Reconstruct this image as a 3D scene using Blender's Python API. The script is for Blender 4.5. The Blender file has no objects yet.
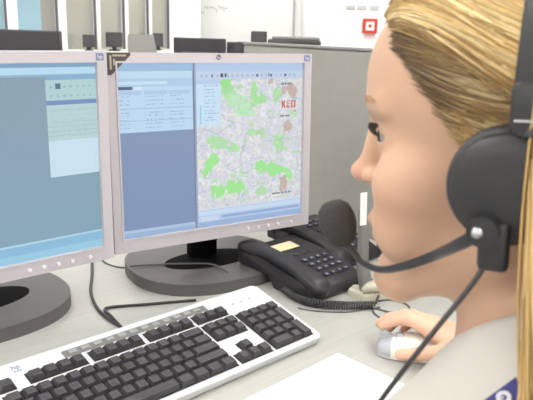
import bpy, bmesh, math, random
import numpy as np
from mathutils import Vector, Matrix
from mathutils.bvhtree import BVHTree
random.seed(7); rng = np.random.default_rng(7)
sc = bpy.context.scene
COL = sc.collection
# ------------------------------------------------------------------ camera
F_PX, PITCH, ROLL, CAM_H = 646.0, math.radians(14.8), math.radians(1.75), 0.4644   # desk top is z = 0
def V(*a): return np.array(a, float)
CAM = V(0, 0, CAM_H)
_r0 = V(1, 0, 0); _u0 = V(0, math.sin(PITCH), math.cos(PITCH)); _f0 = V(0, math.cos(PITCH), -math.sin(PITCH))
_R = _r0*math.cos(ROLL) + _u0*math.sin(ROLL); _U = -_r0*math.sin(ROLL) + _u0*math.cos(ROLL)
cam = bpy.data.cameras.new('camera'); camo = bpy.data.objects.new('camera', cam); COL.objects.link(camo)
camo.matrix_world = Matrix(((_R[0], _U[0], -_f0[0], 0), (_R[1], _U[1], -_f0[1], 0), (_R[2], _U[2], -_f0[2], CAM_H), (0, 0, 0, 1)))
cam.sensor_fit = 'HORIZONTAL'; cam.sensor_width = 36; cam.lens = 36*F_PX/533
cam.clip_start = 0.02; cam.clip_end = 60
cam.dof.use_dof = True; cam.dof.focus_distance = 0.95; cam.dof.aperture_fstop = 20
sc.camera = camo
def ray(x, y):                       # direction of a photo pixel
    return _f0 + _R*((x-266.5)/F_PX) - _U*((y-200)/F_PX)
def atz(x, y, z=0.0):
    r = ray(x, y); return CAM + r*((z-CAM_H)/r[2])
def aty(x, y, Y):
    r = ray(x, y); return CAM + r*(Y/r[1])
def onplane(x, y, P, N):
    r = ray(x, y); N = np.array(N, float); return CAM + r*(((np.array(P)-CAM)@N)/(r@N))
# ------------------------------------------------------------------ world / exposure
LIGHT = 11.0
w = bpy.data.worlds.new('world'); sc.world = w; w.use_nodes = True
w.node_tree.nodes['Background'].inputs[0].default_value = (0.85, 0.93, 1.0, 1)
w.node_tree.nodes['Background'].inputs[1].default_value = 1.0
sc.view_settings.view_transform = 'Standard'; sc.view_settings.look = 'None'
sc.view_settings.gamma = 1; sc.view_settings.use_curve_mapping = False
sc.view_settings.exposure = 0.0
# ------------------------------------------------------------------ helpers
def lin(c):
    c = c/255.0
    return c/12.92 if c <= 0.04045 else ((c+0.055)/1.055)**2.4
def C(r, g, b): return (lin(r), lin(g), lin(b), 1)
MATS = {}
def mat(name, col, rough=0.5, metal=0.0, var=0.0, scale=8.0, bump=0.0, bscale=60.0, spec=0.5, attr=None, emit=0.0, stretch=None, sheen=0.0, sss=0.0, alpha=None, trans=0.0):
    m = bpy.data.materials.new(name); m.use_nodes = True; nt = m.node_tree; b = nt.nodes['Principled BSDF']
    b.inputs['Base Color'].default_value = col; b.inputs['Roughness'].default_value = rough; b.inputs['Metallic'].default_value = metal
    b.inputs['Specular IOR Level'].default_value = spec
    if sheen: b.inputs['Sheen Weight'].default_value = sheen
    if trans: b.inputs['Transmission Weight'].default_value = trans
    if sss:
        b.inputs['Subsurface Weight'].default_value = sss; b.inputs['Subsurface Radius'].default_value = (1.0, 0.35, 0.2); b.inputs['Subsurface Scale'].default_value = 0.006
    src = None
    if attr:
        a = nt.nodes.new('ShaderNodeAttribute'); a.attribute_name = attr; src = a.outputs['Color']
    if var or bump:
        tc = nt.nodes.new('ShaderNodeTexCoord'); mp = nt.nodes.new('ShaderNodeMapping'); nt.links.new(tc.outputs['Object'], mp.inputs[0])
        if stretch: mp.inputs['Scale'].default_value = stretch
    if var:
        n = nt.nodes.new('ShaderNodeTexNoise'); n.inputs['Scale'].default_value = scale; n.inputs['Detail'].default_value = 4
        nt.links.new(mp.outputs[0], n.inputs['Vector'])
        mr = nt.nodes.new('ShaderNodeMapRange'); mr.inputs[3].default_value = 1-var; mr.inputs[4].default_value = 1+var; nt.links.new(n.outputs[0], mr.inputs[0])
        mx = nt.nodes.new('ShaderNodeMix'); mx.data_type = 'RGBA'; mx.blend_type = 'MULTIPLY'; mx.inputs[0].default_value = 1
        if src: nt.links.new(src, mx.inputs[6])
        else: mx.inputs[6].default_value = col
        nt.links.new(mr.outputs[0], mx.inputs[7]); src = mx.outputs[2]
    if bump:
        n2 = nt.nodes.new('ShaderNodeTexNoise'); n2.inputs['Scale'].default_value = bscale; n2.inputs['Detail'].default_value = 3
        nt.links.new(mp.outputs[0], n2.inputs['Vector'])
        bp = nt.nodes.new('ShaderNodeBump'); bp.inputs['Strength'].default_value = bump; bp.inputs['Distance'].default_value = 0.002
        nt.links.new(n2.outputs[0], bp.inputs['Height']); nt.links.new(bp.outputs[0], b.inputs['Normal'])
    if src: nt.links.new(src, b.inputs['Base Color'])
    if emit:
        if src: nt.links.new(src, b.inputs['Emission Color'])
        else: b.inputs['Emission Color'].default_value = col
        b.inputs['Emission Strength'].default_value = emit
    MATS[name] = m; return m
def link(o, parent=None):
    COL.objects.link(o)
    if parent is not None: o.parent = parent
    return o
def obj(name, bm, m, parent=None, smooth=False, ang=None):
    me = bpy.data.meshes.new(name); bmesh.ops.recalc_face_normals(bm, faces=bm.faces); bm.to_mesh(me); bm.free()
    if m: me.materials.append(m)
    if smooth or ang:
        for p in me.polygons: p.use_smooth = True
    o = bpy.data.objects.new(name, me); link(o, parent)
    if ang: me.set_sharp_from_angle(angle=math.radians(ang))
    return o
def empty(name, loc=(0, 0, 0), rz=0.0, parent=None, mtx=None):
    o = bpy.data.objects.new(name, None); o.empty_display_size = 0.05; link(o, parent)
    if mtx is not None: o.matrix_world = mtx
    else: o.location = loc; o.rotation_euler = (0, 0, rz)
    return o
def tag(o, label, cat, group=None):
    o['label'] = label; o['category'] = cat
    if group: o['group'] = group
    return o
def struct(o, label=None, cat=None):
    o['kind'] = 'structure'
    if label: o['label'] = label
    if cat: o['category'] = cat
    return o
def NB(): return bmesh.new()
def bx(bm, x0, x1, y0, y1, z0, z1, bev=0.0, seg=2):
    r = bmesh.ops.create_cube(bm, size=1.0)
    for v in r['verts']:
        v.co = Vector(((x0+x1)/2+v.co.x*(x1-x0), (y0+y1)/2+v.co.y*(y1-y0), (z0+z1)/2+v.co.z*(z1-z0)))
    if bev:
        es = list({e for v in r['verts'] for e in v.link_edges})
        bmesh.ops.bevel(bm, geom=es, offset=bev, segments=seg, profile=0.5, affect='EDGES')
    return bm
def quad(bm, pts):
    bm.faces.new([bm.verts.new(tuple(p)) for p in pts]); return bm
def tube(bm, path, r, n=8, cap=True):
    path = [np.array(p, float) for p in path]; rings = []
    up = V(0, 0, 1); prev = None
    for i, p in enumerate(path):
        t = path[min(i+1, len(path)-1)]-path[max(i-1, 0)]; t /= np.linalg.norm(t)+1e-12
        if prev is None:
            a = np.cross(t, up)
            if np.linalg.norm(a) < 1e-3: a = np.cross(t, V(1, 0, 0))
        else: a = prev - t*(prev@t)
        a /= np.linalg.norm(a); prev = a; b = np.cross(t, a)
        ri = r[i] if hasattr(r, '__len__') else r
        rings.append([bm.verts.new(tuple(p+ri*(a*math.cos(k*2*math.pi/n)+b*math.sin(k*2*math.pi/n)))) for k in range(n)])
    for A, B in zip(rings, rings[1:]):
        for k in range(n): bm.faces.new((A[k], A[(k+1) % n], B[(k+1) % n], B[k]))
    if cap: bm.faces.new(rings[0][::-1]); bm.faces.new(rings[-1])
    return bm
def spline(pts, n=60):               # Catmull-Rom through points
    P = [np.array(p, float) for p in pts]; P = [2*P[0]-P[1]]+P+[2*P[-1]-P[-2]]; out = []
    m = len(P)-3; per = max(2, n//m)
    for i in range(m):
        a, b, c, d = P[i:i+4]
        for j in range(per):
            t = j/per; out.append(0.5*((2*b)+(c-a)*t+(2*a-5*b+4*c-d)*t*t+(3*b-a-3*c+d)*t**3))
    out.append(P[-2]); return out
def prism(bm, outline, z0, z1, bev=0.0, seg=2):
    lo = [bm.verts.new((x, y, z0)) for x, y in outline]; hi = [bm.verts.new((x, y, z1)) for x, y in outline]
    n = len(lo); bm.faces.new(lo[::-1]); top = bm.faces.new(hi)
    for k in range(n): bm.faces.new((lo[k], lo[(k+1) % n], hi[(k+1) % n], hi[k]))
    if bev: bmesh.ops.bevel(bm, geom=list(top.edges), offset=bev, segments=seg, profile=0.5, affect='EDGES')
    return bm
def lathe(bm, prof, n=32):           # profile (r, z) about local z
    rings = []
    for r, z in prof: rings.append([bm.verts.new((r*math.cos(k*2*math.pi/n), r*math.sin(k*2*math.pi/n), z)) for k in range(n)])
    for A, B in zip(rings, rings[1:]):
        for k in range(n): bm.faces.new((A[k], A[(k+1) % n], B[(k+1) % n], B[k]))
    bm.faces.new(rings[0][::-1]); bm.faces.new(rings[-1]); return bm
def rrect(w, d, r, n=5):             # rounded rectangle outline
    o = []
    for cx, cy, a0 in ((w/2-r, d/2-r, 0), (-w/2+r, d/2-r, 90), (-w/2+r, -d/2+r, 180), (w/2-r, -d/2+r, 270)):
        for k in range(n+1):
            a = math.radians(a0+90*k/n); o.append((cx+r*math.cos(a), cy+r*math.sin(a)))
    return o
def ellip(cx, cy, rx, ry, n=48): return [(cx+rx*math.cos(2*math.pi*k/n), cy+ry*math.sin(2*math.pi*k/n)) for k in range(n)]
def text(name, s, size, m, parent, mtx, depth=0.0004):
    cu = bpy.data.curves.new(name, 'FONT'); cu.body = s; cu.size = size; cu.extrude = depth; cu.align_x = 'CENTER'; cu.align_y = 'CENTER'
    t = bpy.data.objects.new(name, cu); COL.objects.link(t)
    dg = bpy.context.evaluated_depsgraph_get(); me = bpy.data.meshes.new_from_object(t.evaluated_get(dg)); bpy.data.objects.remove(t)
    me.materials.clear(); me.materials.append(m); o = bpy.data.objects.new(name, me); link(o, parent); o.matrix_local = mtx; return o
def move(o, M): o.matrix_local = M; return o
def frame(o, x, y, z): return Matrix(((x[0], y[0], z[0], o[0]), (x[1], y[1], z[1], o[1]), (x[2], y[2], z[2], o[2]), (0, 0, 0, 1)))
def np_mesh(name, verts, faces, m, parent=None, colors=None, smooth=True):
    me = bpy.data.meshes.new(name); me.from_pydata(np.asarray(verts).tolist(), [], np.asarray(faces).tolist()); me.update()
    if smooth: me.polygons.foreach_set('use_smooth', np.ones(len(me.polygons), bool))
    if colors is not None:
        at = me.color_attributes.new('Col', 'FLOAT_COLOR', 'POINT'); c = np.ones((len(verts), 4), np.float32); c[:, :3] = colors; at.data.foreach_set('color', c.ravel())
    me.materials.append(m); o = bpy.data.objects.new(name, me); return link(o, parent)
# ------------------------------------------------------------------ materials
M_wall = mat('wall_white', (0.93, 0.93, 0.92, 1), 0.8, var=0.01, scale=3)
M_wall2 = mat('wall_cool', (0.74, 0.75, 0.75, 1), 0.8, var=0.02, scale=3)
M_ceil = mat('ceiling_white', (0.85, 0.85, 0.84, 1), 0.9)
M_floor = mat('floor_grey', (0.42, 0.41, 0.39, 1), 0.6, var=0.1, scale=20)
M_lamp = mat('lamp_glow', (1, 0.98, 0.94, 1), 0.5, emit=LIGHT)
M_post = mat('white_post', (0.9, 0.9, 0.88, 1), 0.4)
M_gasket = mat('dark_gasket', C(112, 108, 114), 0.6)
M_blind = mat('beige_blind', C(186, 181, 168), 0.8, var=0.12, scale=12, stretch=(1, 1, 0.2))
M_blindblue = mat('blue_blind', C(158, 196, 214), 0.7, var=0.05, scale=4)
M_blindbrown = mat('brown_blind', C(164, 156, 148), 0.8, var=0.08, scale=10)
def glass_mat():
    m = bpy.data.materials.new('glass'); m.use_nodes = True; nt = m.node_tree; nt.nodes.clear()
    o_ = nt.nodes.new('ShaderNodeOutputMaterial'); mx = nt.nodes.new('ShaderNodeMixShader'); tr = nt.nodes.new('ShaderNodeBsdfTransparent'); gl_ = nt.nodes.new('ShaderNodeBsdfGlossy')
    tr.inputs[0].default_value = (.96, .97, .97, 1); gl_.inputs['Roughness'].default_value = .05; mx.inputs[0].default_value = .07
    nt.links.new(tr.outputs[0], mx.inputs[1]); nt.links.new(gl_.outputs[0], mx.inputs[2]); nt.links.new(mx.outputs[0], o_.inputs[0]); return m
M_glass = glass_mat()
M_desk = mat('desk_laminate', C(172, 172, 167), 0.42, var=0.11, scale=5, stretch=(1.2, 22, 1))
M_edge = mat('desk_edge', C(150, 150, 146), 0.5)
M_metal = mat('grey_metal', C(130, 130, 132), 0.4, metal=0.6)
M_part = mat('partition_fabric', C(150, 149, 145), 0.9, var=0.06, scale=40, bump=0.2, bscale=400)
M_bezel = mat('monitor_silver', C(192, 186, 192), 0.42, spec=0.4)
M_back = mat('monitor_back', C(70, 68, 72), 0.5)
M_base = mat('monitor_base', C(94, 92, 92), 0.5, spec=0.35)
M_slot = mat('slot_black', C(16, 15, 18), 0.85, spec=0.1)
M_key = mat('key_charcoal', C(64, 62, 66), 0.45, spec=0.4)
M_kbd = mat('keyboard_white', C(200, 201, 204), 0.4)
M_well = mat('key_well', C(40, 39, 42), 0.6)
M_strip = mat('hotkey_strip', C(112, 112, 110), 0.4)
M_hot = mat('hotkey_button', C(146, 146, 144), 0.35)
M_btn = mat('monitor_button', C(222, 216, 220), 0.35)
M_logo = mat('logo_blue', C(116, 128, 168), 0.4)
M_logod = mat('logo_dark', C(70, 74, 100), 0.4)
M_white = mat('white_plastic', C(232, 232, 230), 0.35)
M_phone = mat('phone_black', C(46, 44, 48), 0.42, spec=0.45)
M_pkey = mat('phone_key', C(64, 62, 74), 0.4)
M_pdot = mat('phone_key_print', C(150, 148, 180), 0.5)
M_card = mat('label_card', C(216, 208, 170), 0.6)
M_cable = mat('cable_dark', C(48, 47, 48), 0.5)
M_coil = mat('coil_grey', C(58, 58, 58), 0.45)
M_cgrey = mat('cable_grey', C(92, 92, 94), 0.5)
M_paper = mat('paper_white', (0.88, 0.88, 0.88, 1), 0.7)
M_mouse = mat('mouse_white', C(232, 230, 222), 0.3)
M_mgrey = mat('mouse_grey', C(172, 174, 182), 0.35)
M_skin = mat('skin', C(222, 180, 152), 0.5, attr='Col', var=0.03, scale=30, spec=0.35, sss=0.08)
M_eye = mat('eye_white', C(158, 148, 142), 0.2)
M_iris = mat('iris_blue', C(70, 80, 90), 0.2)
M_lash = mat('lash_dark', C(48, 42, 40), 0.7)
M_brow = mat('brow_brown', C(202, 162, 134), 0.8)
M_hair = mat('hair_blond', (0.4, 0.28, 0.1, 1), 0.45, attr='Col', spec=0.35)
M_cap = mat('hair_base', C(130, 104, 62), 0.7, attr='Col', var=0.25, scale=60, stretch=(1, 1, 4))
M_shirt = mat('shirt_offwhite', C(190, 186, 179), 0.8, var=0.04, scale=7, sheen=0.2, bump=0.15, bscale=500)
M_trous = mat('trousers_navy', C(40, 44, 60), 0.85)
M_shoe = mat('shoe_black', C(30, 30, 30), 0.5)
M_patch = mat('patch_navy', C(56, 56, 112), 0.8, var=0.15, scale=90)
M_pwhite = mat('patch_white', C(196, 194, 204), 0.8)
M_hs = mat('headset_black', C(44, 44, 47), 0.4, spec=0.45)
M_cush = mat('ear_cushion', C(52, 51, 54), 0.55, bump=0.25, bscale=90)
M_foam = mat('mic_foam', C(62, 61, 60), 0.95, bump=0.8, bscale=700)
M_chrome = mat('chrome', C(190, 192, 195), 0.2, metal=0.9)
M_red = mat('alarm_red', C(190, 52, 44), 0.45)
M_chair = mat('chair_grey', C(150, 148, 146), 0.8)
M_dark = mat('office_dark', C(52, 50, 54), 0.5)
M_mid = mat('office_mid', C(120, 118, 118), 0.5)
M_beige = mat('beige_plastic', C(196, 190, 172), 0.5)
M_stk = mat('sticker_dark', C(74, 68, 66), 0.6)
M_stk2 = mat('sticker_tan', C(168, 158, 140), 0.6)
M_mark = mat('grey_mark', C(176, 178, 184), 0.7)
M_pink = mat('notice_pink', C(226, 196, 194), 0.7)
# ------------------------------------------------------------------ room shell
FLOOR = -0.73; CEIL = 1.95
struct(obj('floor', bx(NB(), -4.6, 4.6, -3.2, 8.2, FLOOR-0.1, FLOOR), M_floor))
struct(obj('ceiling', bx(NB(), -4.6, 4.6, -3.2, 8.2, CEIL, CEIL+0.1), M_ceil))
struct(obj('wall_back', bx(NB(), -1.2, 4.6, 6.9, 7.0, FLOOR, CEIL), M_wall))
struct(obj('wall_left', bx(NB(), -4.7, -4.6, -3.2, 7.0, FLOOR, CEIL), M_wall))
struct(obj('wall_front', bx(NB(), -4.6, 4.6, -3.3, -3.2, FLOOR, CEIL), M_wall))
struct(obj('wall_right', bx(NB(), 4.6, 4.7, -3.2, 7.0, FLOOR, CEIL), M_wall))
xc = aty(322, 20, 4.0)[0]
struct(obj('wall_column', bx(NB(), xc, 4.6, 4.0, 6.9, FLOOR, CEIL), M_wall))
for ix in (-3.3, -1.1, 1.1, 3.3):
    for iy in (-2.0, 0.0, 1.7, 3.4, 5.6):
        if ix > 0.5 and iy > 3.5 or ix < -2 and iy > 2.5: continue
        if ix == -1.1 and iy > 5: ix = -0.35  # unseen extra panel, added to brighten the far back wall
        L = empty('ceiling_light', (ix, iy, CEIL-0.03))
        tag(L, 'white recessed fluorescent ceiling panel out of view', 'ceiling light', 'ceiling light panels')
        b = NB()
        for a in ((-0.32, -0.3, -0.62, 0.62), (0.3, 0.32, -0.62, 0.62), (-0.3, 0.3, -0.62, -0.6), (-0.3, 0.3, 0.6, 0.62)): bx(b, *a, -0.02, 0.03)
        obj('frame', b, M_post, L); obj('diffuser', bx(NB(), -0.3, 0.3, -0.6, 0.6, 0.0, 0.02), M_lamp, L)
# glazed wall at the far left: posts placed along a plane that recedes to the right
GP = V(-0.88, 6.0, 0); gd = V(0.574, 0.819, 0); gn = V(0.819, -0.574, 0)
def gl(px): P = onplane(px, 20, GP, gn); return float((P-GP)@gd)
GM = Matrix.Translation(Vector(GP)) @ Matrix.Rotation(math.atan2(0.819, 0.574), 4, 'Z')   # local x along wall, local -y towards the camera
SILL = 0.27
wl = obj('wall_glazed', bx(NB(), -5.6, 0.35, -0.04, 0.04, FLOOR, SILL), M_wall); struct(wl); wl.matrix_world = GM
wt = obj('wall_glazed_top', bx(NB(), -5.6, 0.35, -0.04, 0.04, 1.75, CEIL), M_wall); struct(wt); wt.matrix_world = GM
s_ = gl(0)
edges = [(-5.6, -5.5), (-4.5, -4.4), (-3.4, -3.3), (gl(6.5), gl(17)), (gl(57.5), gl(65.5)), (gl(95.5), gl(99.5)), (gl(124), gl(127.5)), (gl(148), gl(151)), (gl(168.5), 0.35)]
for i, (a, b2) in enumerate(edges):
    p = obj('trim_%d' % (i+1), bx(NB(), a, b2, -0.015, 0.015, SILL, 1.75, 0.004), M_post); struct(p); p.matrix_world = GM
for i in range(len(edges)-1):
    a, b2 = edges[i][1], edges[i+1][0]
    W = empty('window_%d' % (i+1), mtx=GM); struct(W)
    obj('pane', bx(NB(), a, b2, -0.006, 0.006, SILL, 1.75), M_glass, W)
    if i in (2, 3):
        split = gl(44) if i == 3 else b2
        obj('blind', bx(NB(), a, split, 0.03, 0.035, SILL, 1.75), M_blindblue, W)
        if i == 3: obj('curtain', bx(NB(), split, b2, 0.028, 0.033, SILL, 1.75), M_blindbrown, W)
    else: obj('blind', bx(NB(), a, b2, 0.03, 0.035, SILL, 1.75), M_blind, W)
    obj('gasket', bx(NB(), b2-0.008, b2, -0.012, 0.012, SILL, 1.75), M_gasket, W)
cnt = obj('low_cabinet', bx(NB(), -2.3, 0.2, -0.42, -0.08, FLOOR, 0.262, 0.01), M_post); cnt.matrix_world = GM
tag(cnt, 'long white low cabinet running under the glazed wall', 'cabinet')
# ------------------------------------------------------------------ desk (long side follows the keyboard)
DY = math.radians(43.33); ex = V(math.cos(DY), math.sin(DY), 0); ey = V(-math.sin(DY), math.cos(DY), 0); ez = V(0, 0, 1)
def D(a, b, z=0.0): return ex*a+ey*b+ez*z
DM = Matrix.Rotation(DY, 4, 'Z')
dk = empty('desk', mtx=DM @ Matrix.Translation((0.4, 0.85, FLOOR))); tag(dk, 'long pale grey laminate office desk carrying both monitors', 'desk')
def dl(n, b, m): o = obj(n, b, m, dk); return o
dl('worktop', bx(NB(), -1.1, 0.762, -0.49, 0.44, -FLOOR-0.028, -FLOOR, 0.002), M_desk)
dl('edge_band', bx(NB(), -1.1, 0.762, -0.493, -0.49, -FLOOR-0.028, -FLOOR-0.001), M_edge)
for x0 in (-1.05, 0.68):
    for y0 in (-0.42, 0.36): dl('leg', bx(NB(), x0, x0+0.05, y0, y0+0.05, 0.0, -FLOOR-0.028, 0.004), M_metal)
dl('modesty_panel', bx(NB(), -1.0, 0.68, 0.38, 0.40, 0.3, -FLOOR-0.028), M_mid)
# partition at the right-hand end of the desk
pt = empty('desk_partition', mtx=DM @ Matrix.Translation((1.184, 0.9, FLOOR))); tag(pt, 'grey fabric partition screen at the right end of the desk', 'partition')
obj('panel', bx(NB(), -0.018, 0.018, -0.62, 0.445, 0.05, -FLOOR+0.422, 0.004), M_part, pt)
obj('top_rail', bx(NB(), -0.02, 0.02, -0.62, 0.447, -FLOOR+0.422, -FLOOR+0.43, 0.003), M_mid, pt)
obj('end_post', bx(NB(), -0.02, 0.02, 0.445, 0.475, 0.0, -FLOOR+0.43, 0.004), M_dark, pt)
for y0 in (-0.55, 0.38): obj('foot', bx(NB(), -0.018, 0.14, y0, y0+0.04, 0.0, 0.05, 0.004), M_metal, pt)
# ------------------------------------------------------------------ monitors
SW, SH = 0.376, 0.301
def raster_screen(name, img, parent, m):
    h, wd, _ = img.shape
    xs = np.linspace(0, SW, wd+1); zs = np.linspace(SH, 0, h+1)
    X, Z = np.meshgrid(xs, zs); v = np.c_[X.ravel(), np.zeros(X.size), Z.ravel()]
    i, j = np.meshgrid(np.arange(h), np.arange(wd), indexing='ij'); a = (i*(wd+1)+j).ravel()
    f = np.c_[a, a+wd+1, a+wd+2, a+1]
    me = bpy.data.meshes.new(name); me.from_pydata(v.tolist(), [], f.tolist())
    at = me.color_attributes.new('Col', 'FLOAT_COLOR', 'CORNER'); c = np.ones((len(f), 4, 4), np.float32)
    s = img.reshape(-1, 3)/255.0; c[:, :, :3] = np.where(s <= 0.04045, s/12.92, ((s+0.055)/1.055)**2.4)[:, None, :]
    at.data.foreach_set('color', c.ravel()); me.materials.append(m)
    return link(bpy.data.objects.new(name, me), parent)
def screen_mat():
    m = bpy.data.materials.new('screen_glow'); m.use_nodes = True; nt = m.node_tree; b = nt.nodes['Principled BSDF']
    a = nt.nodes.new('ShaderNodeAttribute'); a.attribute_name = 'Col'
    b.inputs['Base Color'].default_value = (0.02, 0.02, 0.025, 1); b.inputs['Roughness'].default_value = 0.35; b.inputs['Specular IOR Level'].default_value = 0.25
    nt.links.new(a.outputs['Color'], b.inputs['Emission Color']); b.inputs['Emission Strength'].default_value = SCREEN
    return m
SCREEN = 1.0
M_screen = screen_mat()
GW, GH = 220, 176
def rect(img, u0, u1, v0, v1, c, mix=1.0):
    a, b = int(round(v0*GH)), int(round(v1*GH)); l, r = int(round(u0*GW)), int(round(u1*GW))
    img[a:b, l:r] = img[a:b, l:r]*(1-mix)+np.array(c, float)*mix
def textline(img, u0, u1, v, c, dens=0.6, h=2):
    a = int(v*GH)
    for x in range(int(u0*GW), int(u1*GW)):
        if rng.random() < dens: img[a:a+h, x] = img[a:a+h, x]*0.55+np.array(c)*0.45
def noise2(sx, sy, seed):            # smooth value noise on the raster
    g = np.random.default_rng(seed).random((sy+2, sx+2)); y = np.linspace(0, sy, GH); x = np.linspace(0, sx, GW)
    yi, xi = y.astype(int), x.astype(int); fy, fx = (y-yi)[:, None], (x-xi)[None]
    fy = fy*fy*(3-2*fy); fx = fx*fx*(3-2*fx)
    return (g[yi][:, xi]*(1-fx)+g[yi][:, xi+1]*fx)*(1-fy)+(g[yi+1][:, xi]*(1-fx)+g[yi+1][:, xi+1]*fx)*fy
vv, uu = np.meshgrid((np.arange(GH)+.5)/GH, (np.arange(GW)+.5)/GW, indexing='ij')
def blob(u, v, ru, rv, ang=0, seed=1, n=10):
    a = math.radians(ang); du = (uu-u)*1.25; dv = vv-v; x = du*math.cos(a)+dv*math.sin(a); y = -du*math.sin(a)+dv*math.cos(a)
    return (x/ru)**2+(y/rv)**2 + (noise2(22, 18, seed)-.5)*1.6 + (noise2(75, 60, seed+100)-.5)*1.5 < 1
def screen_two():
    im = np.zeros((GH, GW, 3)); im[:] = (126, 146, 178)
    im += (vv[..., None]-0.5)*np.array((-6, -4, 4))
    rect(im, 0, .375, 0, .045, (152, 186, 214)); rect(im, 0, .37, .045, .085, (186, 214, 234)); rect(im, 0, .37, .085, .13, (168, 200, 226))
    rect(im, 0, .366, .13, .385, (184, 212, 236)); rect(im, .0, .24, .10, .118, (196, 220, 238)); rect(im, .006, .075, .128, .146, (70, 92, 130)); rect(im, .08, .12, .128, .146, (206, 226, 242))
    for k, u in enumerate((.005, .125, .245)):
        rect(im, u, u+.11, .155, .175, (170, 198, 224))
        for r in range(9): textline(im, u+.004, u+(.05, .095, .08)[k], .185+r*.022, (110, 136, 168), .6, 1)
    rect(im, .006, .366, .25, .254, (160, 190, 216)); rect(im, .006, .366, .32, .324, (160, 190, 216))
    rect(im, .0, 1, .965, 1, (150, 176, 210)); rect(im, .0, .37, .957, .97, (170, 192, 220))
    rect(im, .372, .385, 0, 1, (150, 160, 184)); rect(im, .372, .376, 0, 1, (104, 116, 146))
    # map pane
    rect(im, .385, 1, 0, .05, (176, 198, 228)); rect(im, .385, 1, .05, .098, (190, 206, 226))
    for u in np.arange(.41, .97, .028): rect(im, u, u+.013, .066, .084, (170, 184, 208) if rng.random() < .75 else (96, 110, 140))
    rect(im, .52, .53, .062, .085, (60, 70, 96)); rect(im, .54, .55, .062, .085, (60, 70, 96)); rect(im, .79, .797, .06, .085, (70, 84, 110))
    mp = (uu > .385) & (vv > .098) & (vv < .885)
    n1 = noise2(60, 50, 3); n2 = noise2(26, 22, 4); n3 = noise2(110, 90, 5)
    base = np.array((215, 217, 220))+((n1-.5)*22+(n3-.5)*24)[..., None]*np.array((.9, .9, .9)); lav = ((n2 > .5)*(n1 > .45))[..., None]
    base = base*(1-.3*lav)+np.array((176, 184, 206))*.3*lav
    roads = (np.abs(noise2(14, 11, 8)-.5) < .018) | (np.abs(noise2(20, 16, 9)-.5) < .014); base[roads] = (186, 194, 208)
    r2 = np.abs(noise2(9, 8, 10)-.5) < .012; base[r2] = (222, 222, 214)
    im[mp] = base[mp]
    g1, g2 = np.array((150, 228, 134)), np.array((172, 228, 172))
    for a in ((.555, .16, .05, .055, 0, 21), (.62, .24, .085, .05, 20, 22), (.70, .18, .03, .07, 0, 23), (.745, .23, .04, .04, 0, 24), (.545, .115, .035, .03, 0, 25), (.66, .30, .06, .03, 0, 26)):
        m = blob(*a) & mp; im[m] = im[m]*.3+g1*.7*(0.97) if a[5] in (21, 23, 24, 25) else im[m]*.35+g2*.65
    for a in ((.465, .60, .035, .075, 35, 31), (.50, .77, .05, .05, 0, 32), (.58, .76, .065, .05, 12, 33), (.74, .645, .04, .035, 10, 34), (.83, .68, .10, .032, 15, 35), (.92, .73, .03, .03, 0, 36)):
        m = blob(*a) & mp; im[m] = im[m]*.12+g1*.88
    for a in ((.76, .81, .045, .035, 0, 37), (.50, .48, .06, .03, 20, 38), (.58, .52, .05, .03, 0, 39), (.86, .50, .04, .05, 0, 40), (.70, .43, .05, .02, 0, 41), (.85, .20, .035, .05, 0, 42)):
        m = blob(*a) & mp; im[m] = im[m]*.45+np.array((146, 222, 130))*.55
    for k in range(46):
        a = (rng.uniform(.40, .98), rng.uniform(.12, .86), rng.uniform(.008, .03), rng.uniform(.006, .018), rng.uniform(-60, 60), 200+k); m = blob(*a) & mp; im[m] = im[m]*.5+np.array((160, 218, 146))*.5
    for a in ((.93, .175, .06, .05, -35, 51), (.80, .115, .025, .025, 0, 52), (.885, .775, .03, .045, 0, 53), (.91, .40, .03, .03, 0, 54)):
        m = blob(*a) & mp; im[m] = im[m]*.25+np.array((190, 164, 150))*.75
    rect(im, .90, .985, .105, .125, (214, 216, 216)); textline(im, .87, .935, .125, (30, 34, 50), .8, 2); textline(im, .86, .93, .335, (40, 40, 60), .8, 2); textline(im, .82, .94, .838, (30, 40, 30), .85, 2)
    rd = (204, 92, 80)               # red capitals over the map
    rect(im, .875, .883, .236, .282, rd); rect(im, .886, .894, .236, .252, rd); rect(im, .882, .890, .252, .266, rd); rect(im, .886, .894, .266, .282, rd)
    rect(im, .903, .911, .236, .282, rd)
    for v_ in (.236, .255, .274): rect(im, .903, .923, v_, v_+.009, rd)
    rect(im, .932, .956, .236, .245, rd); rect(im, .932, .939, .236, .272, rd); rect(im, .950, .957, .236, .272, rd); rect(im, .930, .943, .273, .282, rd); rect(im, .947, .960, .273, .282, rd)
    rect(im, .95, .965, .30, .315, (214, 120, 104))
    rect(im, .387, .52, .098, .372, (196, 220, 240)); rect(im, .387, .52, .098, .125, (178, 200, 226))
    for r in range(11): textline(im, .43, .43+rng.uniform(.05, .085), .135+r*.0205, (96, 126, 170), .6, 1)
    rect(im, .405, .413, .25, .36, (150, 204, 222))
    rect(im, .385, 1, .885, 1, (176, 198, 228)); rect(im, .385, 1, .885, .892, (214, 222, 232)); rect(im, .39, .995, .90, .925, (196, 214, 236)); rect(im, .52, .99, .935, .955, (142, 170, 210)); rect(im, .40, .50, .93, .97, (196, 210, 230))
    rect(im, .385, 1, .965, 1, (150, 176, 212))
    return im
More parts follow.
